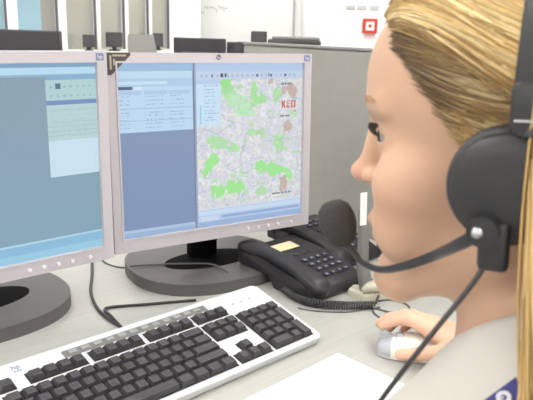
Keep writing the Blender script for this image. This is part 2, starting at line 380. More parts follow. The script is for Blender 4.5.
def screen_one():
    im = np.zeros((GH, GW, 3)); im[:] = (130, 158, 174); im += (vv[..., None]-.5)*np.array((-4, 8, 8))
    rect(im, 0, 1, 0, .025, (126, 160, 190)); rect(im, 0, 1, .025, .055, (178, 214, 234)); rect(im, 0, 1, .055, .07, (140, 176, 200))
    rect(im, .78, 1, .06, .58, (176, 208, 222)); rect(im, .78, 1, .06, .085, (130, 172, 204)); rect(im, .78, 1, .085, .19, (172, 204, 206))
    for k in range(7):
        for r in range(2): rect(im, .80+k*.028, .81+k*.028, .115+r*.045, .125+r*.045, (150, 184, 186))
    rect(im, .822, .845, .10, .13, (84, 112, 140)); rect(im, .78, 1, .19, .212, (112, 140, 186)); rect(im, .78, 1, .212, .39, (178, 206, 208))
    for r in range(7): rect(im, .785, .998, .232+r*.022, .236+r*.022, (164, 194, 200)); textline(im, .79, .97, .242+r*.022, (146, 180, 190), .4, 1)
    rect(im, .78, 1, .39, .578, (196, 220, 234))
    rect(im, 0, 1, .905, .915, (170, 206, 222)); rect(im, 0, 1, .915, .96, (134, 184, 214)); rect(im, 0, 1, .96, 1, (150, 198, 222)); rect(im, 0, .12, .925, .985, (96, 150, 110))
    return im
def monitor(x, y, z, yaw, tilt, img, label, base_off):
    base_yaw = yaw
    root = empty('monitor', (0, 0, 0)); 
    yw, t = math.radians(yaw), math.radians(tilt)
    e = V(math.cos(yw), math.sin(yw), 0); nb = V(-math.sin(yw), math.cos(yw), 0); up = ez*math.cos(t)+nb*math.sin(t); back = np.cross(up, e)
    c = V(x, y, 0)+e*SW/2
    bc = c+nb*base_off
    root.location = (bc[0], bc[1], 0); root.rotation_euler = (0, 0, yw)
    tag(root, label, 'monitor', 'desk monitors')
    Rinv = (Matrix.Translation((bc[0], bc[1], 0)) @ Matrix.Rotation(yw, 4, 'Z')).inverted()
    PM = Rinv @ frame(V(x, y, z), e, -np.cross(e, up), up)     # local: x right, y towards the back, z up the panel
    L, Rr, B, T = -0.0175, SW+0.0175, -0.024, SH+0.017
    b = NB()
    for a in ((L, 0, B, T), (SW, Rr, B, T), (0, SW, B, 0), (0, SW, SH, T)):
        bx(b, a[0], a[1], -0.006, 0.018, a[2], a[3])
    bmesh.ops.remove_doubles(b, verts=b.verts, dist=1e-5)
    move(obj('bezel', b, M_bezel, root), PM)
    b = NB()                          # thin chamfer lip around the screen
    for a in ((-0.003, 0, -0.003, SH+.003), (SW, SW+.003, -.003, SH+.003), (0, SW, -.003, 0), (0, SW, SH, SH+.003)): bx(b, a[0], a[1], -0.0075, -0.005, a[2], a[3])
    move(obj('screen_lip', b, M_bezel, root), PM)
    s = raster_screen('screen', img, root, M_screen); move(s, PM)
    b = NB(); prism(b, [(px_-0, py_) for px_, py_ in rrect(SW+0.03, SH+0.036, 0.02)], 0, 0.045, 0.018, 3)
    hb = obj('housing', b, M_bezel, root); move(hb, PM @ Matrix.Translation((SW/2, 0.015, SH/2-0.004)) @ Matrix.Rotation(math.radians(-90), 4, 'X'))
    for k in range(5):
        b = NB(); lathe(b, [(0.0035, 0), (0.0035, 0.002), (0.0025, 0.0027)], 12)
        move(obj('button', b, M_btn, root), PM @ Matrix.Translation((SW*(.66+k*.062) if k < 4 else SW*.93, -0.006, -0.0135)) @ Matrix.Rotation(math.radians(90), 4, 'X'))
    # logo marks: a square badge in the top right corner, a small mark top centre
    bd = move(obj('corner_badge', bx(NB(), -0.0065, 0.0065, -0.0012, 0.0, -0.0055, 0.0055, 0.0004), M_logo, root), PM @ Matrix.Translation((SW+0.0055, -0.006, SH+0.0085)))
    text('badge_text', 'hp', 0.009, M_btn, bd, Matrix.Translation((0, -0.0014, 0.0)) @ Matrix.Rotation(math.radians(90), 4, 'X'), 0.0002)
    lg = move(obj('logo_mark', lathe(NB(), [(0.0045, 0), (0.0045, 0.001)], 20), M_logod, root), PM @ Matrix.Translation((SW*.5, -0.006, SH+0.0095)) @ Matrix.Rotation(math.radians(90), 4, 'X'))
    text('logo_text', 'hp', 0.007, M_btn, lg, Matrix.Translation((0, 0, 0.0012)), 0.0002)
    # foot: an oval slab with a recessed oval slot and the neck rising from it
    b = NB(); prism(b, [(.156*math.copysign(abs(math.cos(a))**.85, math.cos(a)), .135*math.copysign(abs(math.sin(a))**.85, math.sin(a))) for a in np.linspace(0, 2*math.pi, 64, endpoint=False)], 0.0, 0.022, 0.005, 3)
    obj('foot', b, M_base, root, ang=40)
    b = NB(); prism(b, ellip(0.0, -0.012, .092, .046, 40), 0.0215, 0.0232); obj('foot_slot', b, M_slot, root)
    b = NB(); bx(b, -0.03, 0.03, 0.002, 0.03, 0.02, 0.2, 0.008); bx(b, -0.026, 0.026, -base_off+0.03, 0.05, 0.15, 0.21, 0.006)
    obj('neck', b, M_slot, root, ang=40)
    b = NB(); bx(b, -0.055, 0.055, -base_off+0.056, -base_off+0.10, 0.12, 0.26, 0.01); obj('hinge_block', b, M_dark, root)
    return root, PM
mon2, PM2 = monitor(-.2473, 1.0690, .1030, 32.7, 2.5, screen_two(), 'silver flat monitor showing a green street map, nearer the telephones', 0.054)
mon1, PM1 = monitor(-.2731-.376*.743, 1.0278-.376*.6695, .1057, 42.0, 0.6, screen_one(), 'silver flat monitor with plain blue desktop, cut by the left edge', 0.10)
# triangular corner ornament on the map monitor
st = empty('corner_sticker'); st.matrix_world = mon2.matrix_world.copy()
bpy.context.view_layer.update()
st.matrix_world = mon2.matrix_world @ PM2 @ Matrix.Translation((-.0165, -.0062, SH+.0165))
tag(st, 'dark triangular corner sticker on the map monitor', 'sticker')
b = NB(); prism(b, [(0, 0), (0, -.036), (.006, -.036), (.040, -.004), (.040, 0)], 0, .0012); move(obj('card', b, M_stk, st), Matrix.Rotation(math.radians(90), 4, 'X'))
b = NB(); prism(b, [(.004, -.004), (.004, -.027), (.007, -.027), (.007, -.004)], .0012, .0016); prism(b, [(.009, -.003), (.009, -.006), (.032, -.006), (.032, -.003)], .0012, .0016); prism(b, [(.010, -.010), (.010, -.021), (.013, -.018), (.013, -.010)], .0012, .0016)
move(obj('pattern', b, M_stk2, st), Matrix.Rotation(math.radians(90), 4, 'X'))
# ------------------------------------------------------------------ keyboard
U = 0.01905; TK = 0.204; ta = math.atan(TK)
KO = V(-.3183, .6923, .0465)          # key-top height at the back edge of the function row
kx = ex; ky = ey*math.cos(ta)+ez*math.sin(ta); kz = np.cross(kx, ky)
KB = empty('keyboard', mtx=frame(D(KO@ex+11.3*U, KO@ey-2.3*U, 0.0), ex, ey, ez)); tag(KB, 'white computer keyboard with charcoal keys in front of the monitors', 'keyboard')
bpy.context.view_layer.update()
KI = KB.matrix_world.inverted()
KM = KI @ frame(KO-kz*0.008, kx, ky, kz)  # local plane of the body's upper surface
u0, u1, v0, v1 = -.62*U, 23.4*U, -6.85*U, 1.70*U
def kv(u, v, z): return KM @ Vector((u, v, z))
b = NB()
ol = [(u0+u1)/2, (v0+v1)/2]; out = [(ol[0]+x, ol[1]+y) for x, y in rrect(u1-u0, v1-v0, .011)]
hi = [b.verts.new(kv(x, y, 0)) for x, y in out]; mid = [b.verts.new(kv(ol[0]+(x-ol[0])*1.004, ol[1]+(y-ol[1])*1.008, -.003)) for x, y in out]
lo = []
for x, y in out:
    p = kv(ol[0]+(x-ol[0])*.995, ol[1]+(y-ol[1])*.985, -.012); lo.append(b.verts.new((p.x, p.y, max(p.z-.004, 0.0012))))
n = len(hi); b.faces.new(hi); b.faces.new(lo[::-1])
for A, B2 in ((lo, mid), (mid, hi)):
    for k in range(n): b.faces.new((A[k], A[(k+1) % n], B2[(k+1) % n], B2[k]))
obj('body', b, M_kbd, KB, ang=50)
for uu_ in (1.5*U, 20*U):
    p = kv(uu_, v1-.02, -.012); obj('folding_foot', bx(NB(), p.x-.012, p.x+.012, p.y-.006, p.y+.006, 0.0, p.z-.0005, .001), M_kbd, KB)
def well(a, b2, c, d): 
    bb = NB(); bx(bb, (a-.05)*U-.0012, (b2-.05)*U+.0012, (c+.15)*U-.0012, (d+.15)*U+.0012, -.001, .0006); move(obj('key_well', bb, M_well, KB), KM)
G = -1.42
NV, NP = 15.42, 18.84
for a in ((0, 1, -1, 0), (2, 6, -1, 0), (6.5, 10.5, -1, 0), (11, 15, -1, 0), (NV, NV+3, -1, 0), (0, 15, G-5, G), (NV, NV+3, G-2, G), (NV+1, NV+2, G-4, G-3), (NV, NV+3, G-5, G-4), (NP, NP+4, G-5, G)): well(*a)
KEYM = {}
def keymesh(wu, hu):
    k = (wu, hu)
    if k not in KEYM:
        bm = NB(); wx, wy = wu*U-.0014, hu*U-.0014; h = .0085
        rings = []
        for ix, iyf, iyb, z in ((0, 0, 0, .0006), (.0006, .0004, .0006, .003), (.0026, .0016, .0032, h-.0006), (.0034, .0024, .004, h), (.005, .004, .0055, h-.0006)):
            rings.append([bm.verts.new(p) for p in ((-wx/2+ix, -wy/2+iyf, z), (wx/2-ix, -wy/2+iyf, z), (wx/2-ix, wy/2-iyb, z), (-wx/2+ix, wy/2-iyb, z))])
        for A, B3 in zip(rings, rings[1:]):
            for q in range(4): bm.faces.new((A[q], A[(q+1) % 4], B3[(q+1) % 4], B3[q]))
        bm.faces.new(rings[-1])
        me = bpy.data.meshes.new('key'); bm.to_mesh(me); bm.free(); me.materials.append(M_key); KEYM[k] = me
    return KEYM[k]
def key(u, v, wu=1, hu=1):            # u,v = left / back corner
    o = bpy.data.objects.new('key', keymesh(wu, hu)); link(o, KB); o.matrix_local = KM @ Matrix.Translation(((u+wu/2-.05)*U, (v-hu/2+.15)*U, 0))
key(0, 0)
for g in (2, 6.5, 11):
    for k in range(4): key(g+k, 0)
for k in range(3): key(NV+k, 0)
rows = [[1]*13+[2], [1.5]+[1]*12+[1.5], [1.75]+[1]*11+[2.25], [2.25]+[1]*10+[2.75], [1.25]*3+[6.25]+[1.25]*4]
for r, row in enumerate(rows):
    u_ = 0
    for wu in row: key(u_, G-r, wu); u_ += wu
for r in range(2):
    for k in range(3): key(NV+k, G-r)
key(NV+1, G-3)
for k in range(3): key(NV+k, G-4)
for k in range(4): key(NP+k, G)
for r in range(1, 4):
    for k in range(3): key(NP+k, G-r)
key(NP, G-4, 2); key(NP+2, G-4); key(NP+3, G-1, 1, 2); key(NP+3, G-3, 1, 2)
bb = NB(); bx(bb, 4.9*U, 17.3*U, 0.42*U, 1.16*U, -.001, .0008, .0006); move(obj('hotkey_strip', bb, M_strip, KB), KM)
for k in range(12):
    a = (5.3+k*.98)*U; bb = NB(); bx(bb, a, a+.62*U, .6*U, .99*U, .0, .0022, .0008); move(obj('hotkey', bb, M_hot, KB), KM)
for k in range(3):
    bb = NB(); bx(bb, (19.6+k*.9)*U, (19.6+k*.9)*U+.004, 0.1*U, 0.1*U+.0016, 0, .0006); move(obj('indicator_light', bb, M_hot, KB), KM)
text('logo', 'hp', .011, M_logo, KB, KM @ Matrix.Translation((1.7*U, 1.12*U, .0003)), .0002)
text('logo_word', 'invent', .0045, M_logo, KB, KM @ Matrix.Translation((1.7*U, .72*U, .0003)), .0002)
# ------------------------------------------------------------------ telephones
def phone(ox, oy, yaw, label, card=True):
    r = empty('telephone', (ox, oy, 0), yaw); tag(r, label, 'telephone', 'desk telephones')
    # side profile in (y, z): y grows away from the user
    prof = [(-.098, .0), (.0, .0), (.012, .0245), (.100, .0245), (.102, .044), (.090, .054), (.020, .047), (-.055, .034), (-.092, .022), (-.102, .010)]
    b = NB(); A = [b.verts.new((-.088, y, z)) for y, z in prof]; B3 = [b.verts.new((.058, y, z)) for y, z in prof]
    b.faces.new(A); b.faces.new(B3[::-1])
    for k in range(len(prof)): b.faces.new((A[k], A[(k+1) % len(prof)], B3[(k+1) % len(prof)], B3[k]))
    bmesh.ops.bevel(b, geom=list(b.edges), offset=.003, segments=2, profile=.5, affect='EDGES')
    obj('body', b, M_phone, r, ang=40); obj('rear_foot', bx(NB(), .0, .05, .06, .085, 0, .027, .003), M_phone, r)
    def top(y):                       # height of the sloping top
        return float(np.interp(y, [-.092, -.055, .02, .09], [.022, .034, .047, .054]))
    sl = math.atan2(.013, .075)
    kb_ = [(-.018+c*.0185, -.068+q*.0185) for q in range(4) for c in range(4)]
    for x, y in kb_:
        bb = NB(); bx(bb, -.006, .006, -.0048, .0048, -.001, .0035, .0012)
        o = obj('push_button', bb, M_pkey, r); o.location = (x, y, top(y)); o.rotation_euler = (sl, 0, 0)
        d = obj('digit', bx(NB(), -.0028, .0028, -.0016, .0016, .0034, .0038), M_pdot, o)
    for k in range(3):
        y = .012; bb = NB(); bx(bb, -.005, .005, -.003, .003, -.001, .003, .001); o = obj('function_button', bb, M_pkey, r); o.location = (-.016+k*.02, y, top(y)); o.rotation_euler = (sl, 0, 0)
    if not card:
        for k in range(6):
            bb = NB(); bx(bb, -.006, .006, -.004, .004, -.001, .0035, .001); o = obj('memory_button', bb, M_pkey, r); o.location = (-.016+(k % 3)*.02, .04+(k//3)*.018, top(.04+(k//3)*.018)); o.rotation_euler = (.11, 0, 0); obj('print_mark', bx(NB(), -.003, .003, -.0015, .0015, .0034, .0038), M_pdot, o)
    else:
      lc = obj('label_card', bx(NB(), -.030, .032, -.014, .014, .0, .0016, .0004), M_card, r); lc.location = (-.013, .050, top(.052)+.001); lc.rotation_euler = (math.atan2(.008, .07), 0, 0)
    # handset lying along the left side
    hx = -.068; b = NB(); N = 24; rings = []
    for i in range(N+1):
        t = i/N; y = -.112+.222*t
        arch = math.sin(math.pi*t)
        zc = np.interp(y, [-.11, -.05, .03, .11], [.026, .038, .050, .054]) + .006*arch
        end = min(t, 1-t)/.5
        fat = 1.0 if end < .42 else (1-.25*min(1, (end-.42)/.2))
        cap = math.sqrt(max(0.02, 1-(1-min(1, end/.16))**2))
        wx, hz = 0.0225*fat*cap**.7, .0125*fat*cap
        rings.append([b.verts.new((hx+wx*math.copysign(abs(math.cos(a))**.7, math.cos(a)), y, zc+hz*math.copysign(abs(math.sin(a))**.75, math.sin(a)))) for a in np.linspace(0, 2*math.pi, 20, endpoint=False)])
    for P, Q in zip(rings, rings[1:]):
        for k in range(20): b.faces.new((P[k], P[(k+1) % 20], Q[(k+1) % 20], Q[k]))
    b.faces.new(rings[0][::-1]); b.faces.new(rings[-1])
    hs = obj('handset', b, M_phone, r, smooth=True)
    for y in (-.088, .082):           # ear and mouth pieces resting in the cradle
        bb = NB(); lathe(bb, [(.020, -.018), (.022, -.010), (.022, 0)], 20); o = obj('receiver_cup', bb, M_phone, hs, ang=40); o.location = (hx, y, float(np.interp(y, [-.11, -.05, .03, .11], [.026, .038, .050, .054])))
    return r
PH1 = (.080, 1.178); PY = math.atan2(.70, .714)
ph1 = phone(PH1[0], PH1[1], PY, 'black desk telephone with cream label card, nearest the keyboard')
ph2 = phone(PH1[0]+.714*.152+(-.7)*.075, PH1[1]+.70*.152+.714*.075, PY, 'black desk telephone tucked behind the other, against the partition', card=False)
# coiled handset cord
def helix(path, R0, turns, r):
    P = np.array(path); seg = np.r_[0, np.cumsum(np.linalg.norm(np.diff(P, axis=0), axis=1))]; Lg = seg[-1]; n = turns*10; out = []
    for i in range(n+1):
        s = Lg*i/n; p = V(*[np.interp(s, seg, P[:, k]) for k in range(3)]); q = V(*[np.interp(min(s+.002, Lg), seg, P[:, k]) for k in range(3)]); o_ = V(*[np.interp(max(s-.002, 0), seg, P[:, k]) for k in range(3)])
        t = q-o_; t /= np.linalg.norm(t)+1e-9; a = np.cross(t, ez); a /= np.linalg.norm(a)+1e-9; c = np.cross(t, a); ph = 2*math.pi*turns*i/n
        out.append(p+R0*(a*math.cos(ph)+c*math.sin(ph)))
    return out
cc = NB(); pth = spline([atz(284, 289, .008), atz(296, 297, .008), atz(315, 303, .0085), atz(345, 305, .0085), atz(374, 305, .0085)], 60)
tube(cc, helix(pth, .0054, 42, .0019), .0019, 6)
cd = obj('coiled_cord', cc, M_coil, None, smooth=True); tag(cd, 'dark grey coiled handset cord lying below the telephone', 'cord')
tube_ = NB(); tube(tube_, spline([atz(376, 303, .008), atz(379, 290, .012), atz(370, 278, .02), atz(361, 262, .03), atz(356, 250, .035)], 40), .0022, 8)
o = obj('cord_tail', tube_, M_coil, cd, smooth=True)
def cable(name, pix, r, m, label, z=None):
    pts = [atz(p[0], p[1], p[2] if len(p) > 2 else r) for p in pix]
    b = NB(); tube(b, spline(pts, 80), r, 8); return tag(obj(name, b, m, None, smooth=True), label, 'cable')
cable('monitor_cable', [(92, 258, .01), (92, 275), (91, 293), (98, 309), (110, 320), (121, 327)], .0028, M_cable, 'black cable dropping from the blue monitor to the keyboard')
cable('keyboard_cable', [(119, 325), (111, 316), (105, 310), (112, 307), (150, 304), (196, 300)], .0026, M_cable, 'black cable with a sharp bend behind the keyboard')
cable('thin_cable', [(98, 256, .01), (106, 263), (118, 267), (128, 267.3, .004), (132, 266, .0245), (160, 264.5, .0245), (200, 263.5, .0245), (214, 265, .0245), (226, 271, .0245), (236, 279, .002)], .0018, M_cgrey, 'thin grey cable crossing the foot of the map monitor')
cable('mouse_cable', [(386, 327, .012), (381, 319), (374, 313), (374, 308), (385, 311), (402, 314), (410, 309), (404, 303), (390, 300), (378, 301)], .0017, M_cgrey, 'thin grey mouse cable looping by the coiled cord')
cable('desk_cable', [(298, 308), (316, 311), (345, 312), (366, 309), (380, 307)], .0014, M_cgrey, 'thin grey cable lying along the coiled cord')
# ------------------------------------------------------------------ paper on the desk
def sheet(name, c, m, label, z0=0.0006):
    b = NB(); th = .0012
    lo = [b.verts.new((p[0], p[1], z0)) for p in c]; hi = [b.verts.new((p[0], p[1], z0+th)) for p in c]
    b.faces.new(lo[::-1]); b.faces.new(hi)
    for k in range(len(c)): b.faces.new((lo[k], lo[(k+1) % len(c)], hi[(k+1) % len(c)], hi[k]))
    return tag(obj(name, b, m), label, 'paper')
tl = atz(338, 354); dr = atz(250, 398)-tl; dr[2] = 0; dr /= np.linalg.norm(dr); pr_ = V(-dr[1], dr[0], 0)
sheet('paper_sheet', [tl, tl+dr*.21, tl+dr*.21+pr_*.297, tl+pr_*.297], M_paper, 'blank white sheet of paper on the desk below the keyboard')
# ------------------------------------------------------------------ upright stand behind the microphone
SP = atz(371, 298); sdv = V(.3, -.95, 0)
sd = empty('desk_stand', (SP[0], SP[1], 0), math.radians(20)); tag(sd, 'small upright grey stand with white strip behind the microphone', 'stand')
b = NB(); prism(b, [(.030, -.018), (.028, .028), (-.020, .036), (-.036, .022), (-.024, -.014)], 0, .016, .006, 3); obj('base', b, M_beige, sd, ang=40)
b = NB(); tube(b, spline([(-.008, .004, .014), (-.018, .006, .06), (-.022, .004, .11), (-.028, .002, .165)], 24), [.013-.00018*k for k in range(25)], 12); obj('post', b, M_mid, sd, smooth=True)
b = NB(); tube(b, spline([(.012, 0, .05), (.018, .002, .085), (.010, .002, .13), (-.004, .006, .155)], 24), [.006+.005*math.sin(math.pi*k/24) for k in range(25)], 12); obj('grip', b, M_dark, sd, smooth=True)
b = NB(); prism(b, [(-.006, -.001), (.006, -.001), (.006, .001), (-.006, .001)], 0, .058); o = obj('white_strip', b, M_white, sd); o.location = (-.030, -.006, .142); o.rotation_euler = (0, -.05, 0)
b = NB(); tube(b, spline([(.002, -.008, .014), (.012, -.010, .05), (.006, -.010, .08)], 14), .006, 10); obj('clip', b, M_chrome, sd, smooth=True)
b = NB(); tube(b, spline([(-.024, -.008, .02), (-.002, -.012, .028), (.028, -.014, .018)], 14), [.004+.007*math.sin(math.pi*k/14) for k in range(15)], 10); obj('cream_handle', b, M_beige, sd, smooth=True)
# ------------------------------------------------------------------ mouse
MYAW = math.radians(78); mf = V(-math.sin(MYAW), math.cos(MYAW), 0); ml = V(-math.cos(MYAW), -math.sin(MYAW), 0)
MF = atz(377, 350); MC = MF-mf*.054; MC[2] = 0
MMX = frame(MC, mf, ml, ez)
ms = empty('mouse', mtx=MMX); tag(ms, 'white computer mouse with grey front under the right hand', 'mouse')
def mouse_shell(x0, x1, infl, zmin, m, name):
    b = NB(); N = 22; K = 18; rings = []
    for i in range(N+1):
        x = x0+(x1-x0)*i/N; t = (x+.054)/.108
        wy = .030*(1-abs(2*t-1)**3.2*.75)**.5*(1-.10*math.sin(math.pi*t))+infl
        hz = .036*(math.sin(math.pi*(.10+.80*(1-t)**.85))**.62)*(1-.25*t)+infl
        wy = max(wy, .002); hz = max(hz, zmin+.003)
        rings.append([b.verts.new((x, wy*math.copysign(abs(math.cos(a))**.6, math.cos(a)), zmin+(hz-zmin)*abs(math.sin(a))**.8)) for a in np.linspace(0, math.pi, K)])
    for P, Q in zip(rings, rings[1:]):
        for k in range(K-1): b.faces.new((P[k], P[k+1], Q[k+1], Q[k]))
        b.faces.new((P[K-1], P[0], Q[0], Q[K-1]))
    b.faces.new(rings[0]); b.faces.new(rings[-1][::-1])
    return obj(name, b, m, ms, ang=60)
mouse_shell(-.054, .053, 0, .0015, M_mouse, 'body')
mouse_shell(.034, .0535, .0009, .004, M_mgrey, 'front_cap')
b = NB(); bx(b, .008, .05, -.0006, .0006, .012, .0285, 0); obj('button_gap', b, M_mgrey, ms)
b = NB(); tube(b, [(.022, -.004, .026), (.022, .004, .026)], .007, 14); obj('scroll_wheel', b, M_mgrey, ms, smooth=True)
# ------------------------------------------------------------------ signed distance helpers and surface nets
def seg(p, a, b, ra, rb=None):
    a = np.array(a, float); b = np.array(b, float); rb = ra if rb is None else rb
    ab = b-a; t = np.clip(((p-a)@ab)/(ab@ab), 0, 1); return np.linalg.norm(p-a-t[:, None]*ab, axis=1)-(ra+(rb-ra)*t)
def ell(p, c, r):
    q = (p-np.array(c, float))/np.array(r, float); k0 = np.linalg.norm(q, axis=1); k1 = np.linalg.norm(q/np.array(r, float), axis=1)+1e-9; return k0*(k0-1)/k1
def smin(a, b, k): h = np.clip(.5+.5*(b-a)/k, 0, 1); return b*(1-h)+a*h-k*h*(1-h)
def smax(a, b, k): return -smin(-a, -b, k)
def nets(fn, lo, hi, h, B=8):
    lo = np.array(lo, float); nb = np.ceil((np.array(hi)-lo)/(h*B)).astype(int)
    I = np.stack(np.meshgrid(*[np.arange(k) for k in nb], indexing='ij'), -1).reshape(-1, 3)
    d = fn(lo+(I+.5)*h*B); I = I[np.abs(d) < h*B*1.05]
    g = np.stack(np.meshgrid(*[np.arange(B+1)]*3, indexing='ij'), -1).reshape(-1, 3)
    val = np.empty((len(I), B+1, B+1, B+1), np.float32)
    for s in range(0, len(I), 1500):
        blk = I[s:s+1500]; P = lo+(blk[:, None]*B+g[None])*h; val[s:s+1500] = fn(P.reshape(-1, 3)).reshape(len(blk), B+1, B+1, B+1)
    sg = val < 0; c = np.zeros((len(I), B, B, B), np.uint8); off = [(a, b, e) for a in (0, 1) for b in (0, 1) for e in (0, 1)]
    for a, b, e in off: c += sg[:, a:a+B, b:b+B, e:e+B]
    bi, x, y, z = np.nonzero((c > 0) & (c < 8))
    corner = np.stack([val[bi, x+a, y+b, z+e] for a, b, e in off], 1)
    offs = np.array(off, float); acc = np.zeros((len(bi), 3)); cntr = np.zeros(len(bi))
    for i in range(8):
        for j in range(i+1, 8):
            if np.abs(offs[i]-offs[j]).sum() != 1: continue
            vi, vj = corner[:, i], corner[:, j]; m = (vi < 0) != (vj < 0); t = np.where(m, vi/(vi-vj+1e-12), 0)
            acc += m[:, None]*(offs[i]+(offs[j]-offs[i])*t[:, None]); cntr += m
    G_ = I[bi]*B+np.c_[x, y, z]; verts = lo+(G_+acc/cntr[:, None])*h
    nn = nb*B+2; key_ = (G_[:, 0]*nn[1]+G_[:, 1])*nn[2]+G_[:, 2]; od = np.argsort(key_); ks = key_[od]
    def look(Gq):
        k = (Gq[:, 0]*nn[1]+Gq[:, 1])*nn[2]+Gq[:, 2]; i = np.clip(np.searchsorted(ks, k), 0, len(ks)-1); return np.where(ks[i] == k, od[i], -1)
    F = []; ax = np.eye(3, dtype=int); ci = {o_: i for i, o_ in enumerate(off)}
    for k in range(3):
        e1 = tuple(ax[k]); m = (corner[:, 0] < 0) != (corner[:, ci[e1]] < 0); g0 = G_[m]; a, b = ax[(k+1) % 3], ax[(k+2) % 3]
        q = np.stack([look(g0), look(g0-a), look(g0-a-b), look(g0-b)], 1); neg = corner[m, 0] < 0
        q[~neg] = q[~neg][:, ::-1]; F.append(q[(q >= 0).all(1)])
    F = np.concatenate(F)
    for _ in range(2):                # light smoothing
        s = np.zeros_like(verts); n_ = np.zeros(len(verts))
        for a, b in ((0, 1), (1, 2), (2, 3), (3, 0)):
            np.add.at(s, F[:, a], verts[F[:, b]]); np.add.at(n_, F[:, a], 1); np.add.at(s, F[:, b], verts[F[:, a]]); np.add.at(n_, F[:, b], 1)
        verts = verts*.55+.45*s/np.maximum(n_, 1)[:, None]
    return verts, F
# ------------------------------------------------------------------ person
HO = V(.155, .388, .397); HYAW, HPIT, HROL, HK = math.radians(63.3), math.radians(3.3), math.radians(-.2), .965
_F = V(-math.sin(HYAW), math.cos(HYAW), 0); _L = V(-math.cos(HYAW), -math.sin(HYAW), 0)
hF = _F*math.cos(HPIT)-ez*math.sin(HPIT); _u = ez*math.cos(HPIT)+_F*math.sin(HPIT)
hL = _L*math.cos(HROL)+_u*math.sin(HROL); hU = _u*math.cos(HROL)-_L*math.sin(HROL)
HB = np.stack([hF, hL, hU])           # rows: forward, left, up
def H2W(p): return HO+HK*(np.atleast_2d(np.array(p, float))/1000)@HB
def W2H(P): return (P-HO)@HB.T*1000/HK
BY = math.radians(22); bF = V(-math.sin(BY), math.cos(BY), 0); bR = V(math.cos(BY), math.sin(BY), 0)
NK = V(.196, .350, .288)              # base of the neck
SHL = NK-bR*.130-ez*.104; SHR = NK+bR*.158-ez*.050+bF*.02
PEL = NK-bF*.075; PEL[2] = -.20
def scalp(p):
    d = ell(p, (-6, 0, 42), (94, 73, 84)); d = smin(d, ell(p, (36, 0, 46), (63, 62, 58)), 18); d = smin(d, ell(p, (-30, 0, -5), (60, 60, 60)), 20)
    return d
def head(p):
    q = p.copy(); q[:, 1] = np.abs(q[:, 1])
    d = scalp(q)
    d = smin(d, ell(q, (40, 0, -22), (50, 57, 66)), 16)                  # mid face
    d = smin(d, seg(q, (4, 47, -52), (70, 12, -91), 15, 15), 18)         # jaw
    d = smin(d, ell(q, (78, 0, -92), (17, 19, 17)), 14)                  # chin
    d = smin(d, ell(q, (76, 0, -50), (20, 26, 24)), 12)                  # mouth mound
    d = smin(d, ell(q, (60, 42, -18), (24, 22, 22)), 14)                 # cheekbone
    d = smin(d, ell(q, (62, 32, -48), (24, 20, 24)), 14)                 # cheek
    d = smin(d, seg(q, (91, 8, 30), (76, 44, 31), 8, 6), 10)             # brow
    d = smax(d, -ell(q, (98, 33, 12), (18, 17, 11)), 8)                  # socket
    d = smin(d, seg(q, (92, 0, 22), (99.5, 0, -10), 6.5, 7), 8)           # nose bridge
    d = smin(d, ell(q, (104.5, 0, -19), (10, 7.5, 8)), 6)                # tip
    d = smin(d, ell(q, (94, 9.5, -21), (8.5, 5.5, 6)), 5)                 # ala
    lid = ell(q, (71, 32, 12), (14.2, 14.2, 13.6)); d = smin(d, lid, 4)
    op = np.abs(q[:, 2]-12+.06*(q[:, 1]-32))-3.7*(1-((q[:, 1]-32)/14.5)**2); op = np.maximum(op, 76-q[:, 0])
    d = smax(d, -op, 1.2)
    d = smin(d, ell(q, (91, 0, -50.5), (8.5, 21, 5)), 3.5)               # upper lip
    d = smin(d, ell(q, (88, 0, -61.5), (8.5, 18, 6)), 3.5)             # lower lip
    d = smax(d, -ell(q, (98.5, 0, -56), (9, 20, 1.6)), 2)
    d = smax(d, -ell(q, (82, 0, -78), (9, 16, 5)) + 0*d, 6) if False else d
    ear = ell(q, (-8, 73, 2), (17, 7, 30)); d = smin(d, ear, 5); d = smax(d, -ell(q, (-4, 81, 2), (9, 5, 17)), 3)
    return d
# right hand in the mouse frame
def hand(p):
    d = ell(p, (-.066, -.004, .034), (.046, .040, .017))                 # palm
    d = smin(d, ell(p, (-.030, -.010, .042), (.022, .038, .012)), .012)  # knuckles
    d = smin(d, ell(p, (-.070, .026, .027), (.034, .017, .017)), .012)   # thumb pad
    d = smin(d, seg(p, (-.095, -.002, .032), (-.150, -.006, .034), .026, .026), .02)
    fing = [[(-.026, .012, .044), (.012, .000, .0555), (.034, -.006, .0475), (.049, -.009, .037)],
            [(-.024, -.010, .045), (.016, -.020, .053), (.040, -.026, .043), (.054, -.028, .031)],
            [(-.030, -.030, .041), (.006, -.043, .046), (.028, -.046, .031), (.038, -.045, .017)],
            [(-.040, -.044, .035), (-.010, -.056, .035), (.008, -.058, .022), (.017, -.056, .012)],
            [(-.072, .026, .028), (-.034, .043, .030), (-.004, .044, .024), (.020, .040, .018)]]
    rad = [(.0098, .0086, .0078, .0068), (.0098, .0088, .008, .007), (.0093, .0082, .0074, .0065), (.0083, .0072, .0065, .0058), (.0135, .0112, .0100, .0082)]
    for f, r in zip(fing, rad):
        df = seg(p, f[0], f[1], r[0], r[1])
        for k in (1, 2): df = smin(df, seg(p, f[k], f[k+1], r[k], r[k+1]), .003)
        d = smin(d, df, .006)
    return d
MMI = np.array(MMX.inverted())
WR = MC-mf*.150+ml*(-.006)+ez*.034; EL = WR+V(.125, -.175, .03); EL[2] = .05
ELL = SHL-bR*.03+bF*.03-ez*.26; WRL = ELL+bF*.20+bR*.10+ez*.02
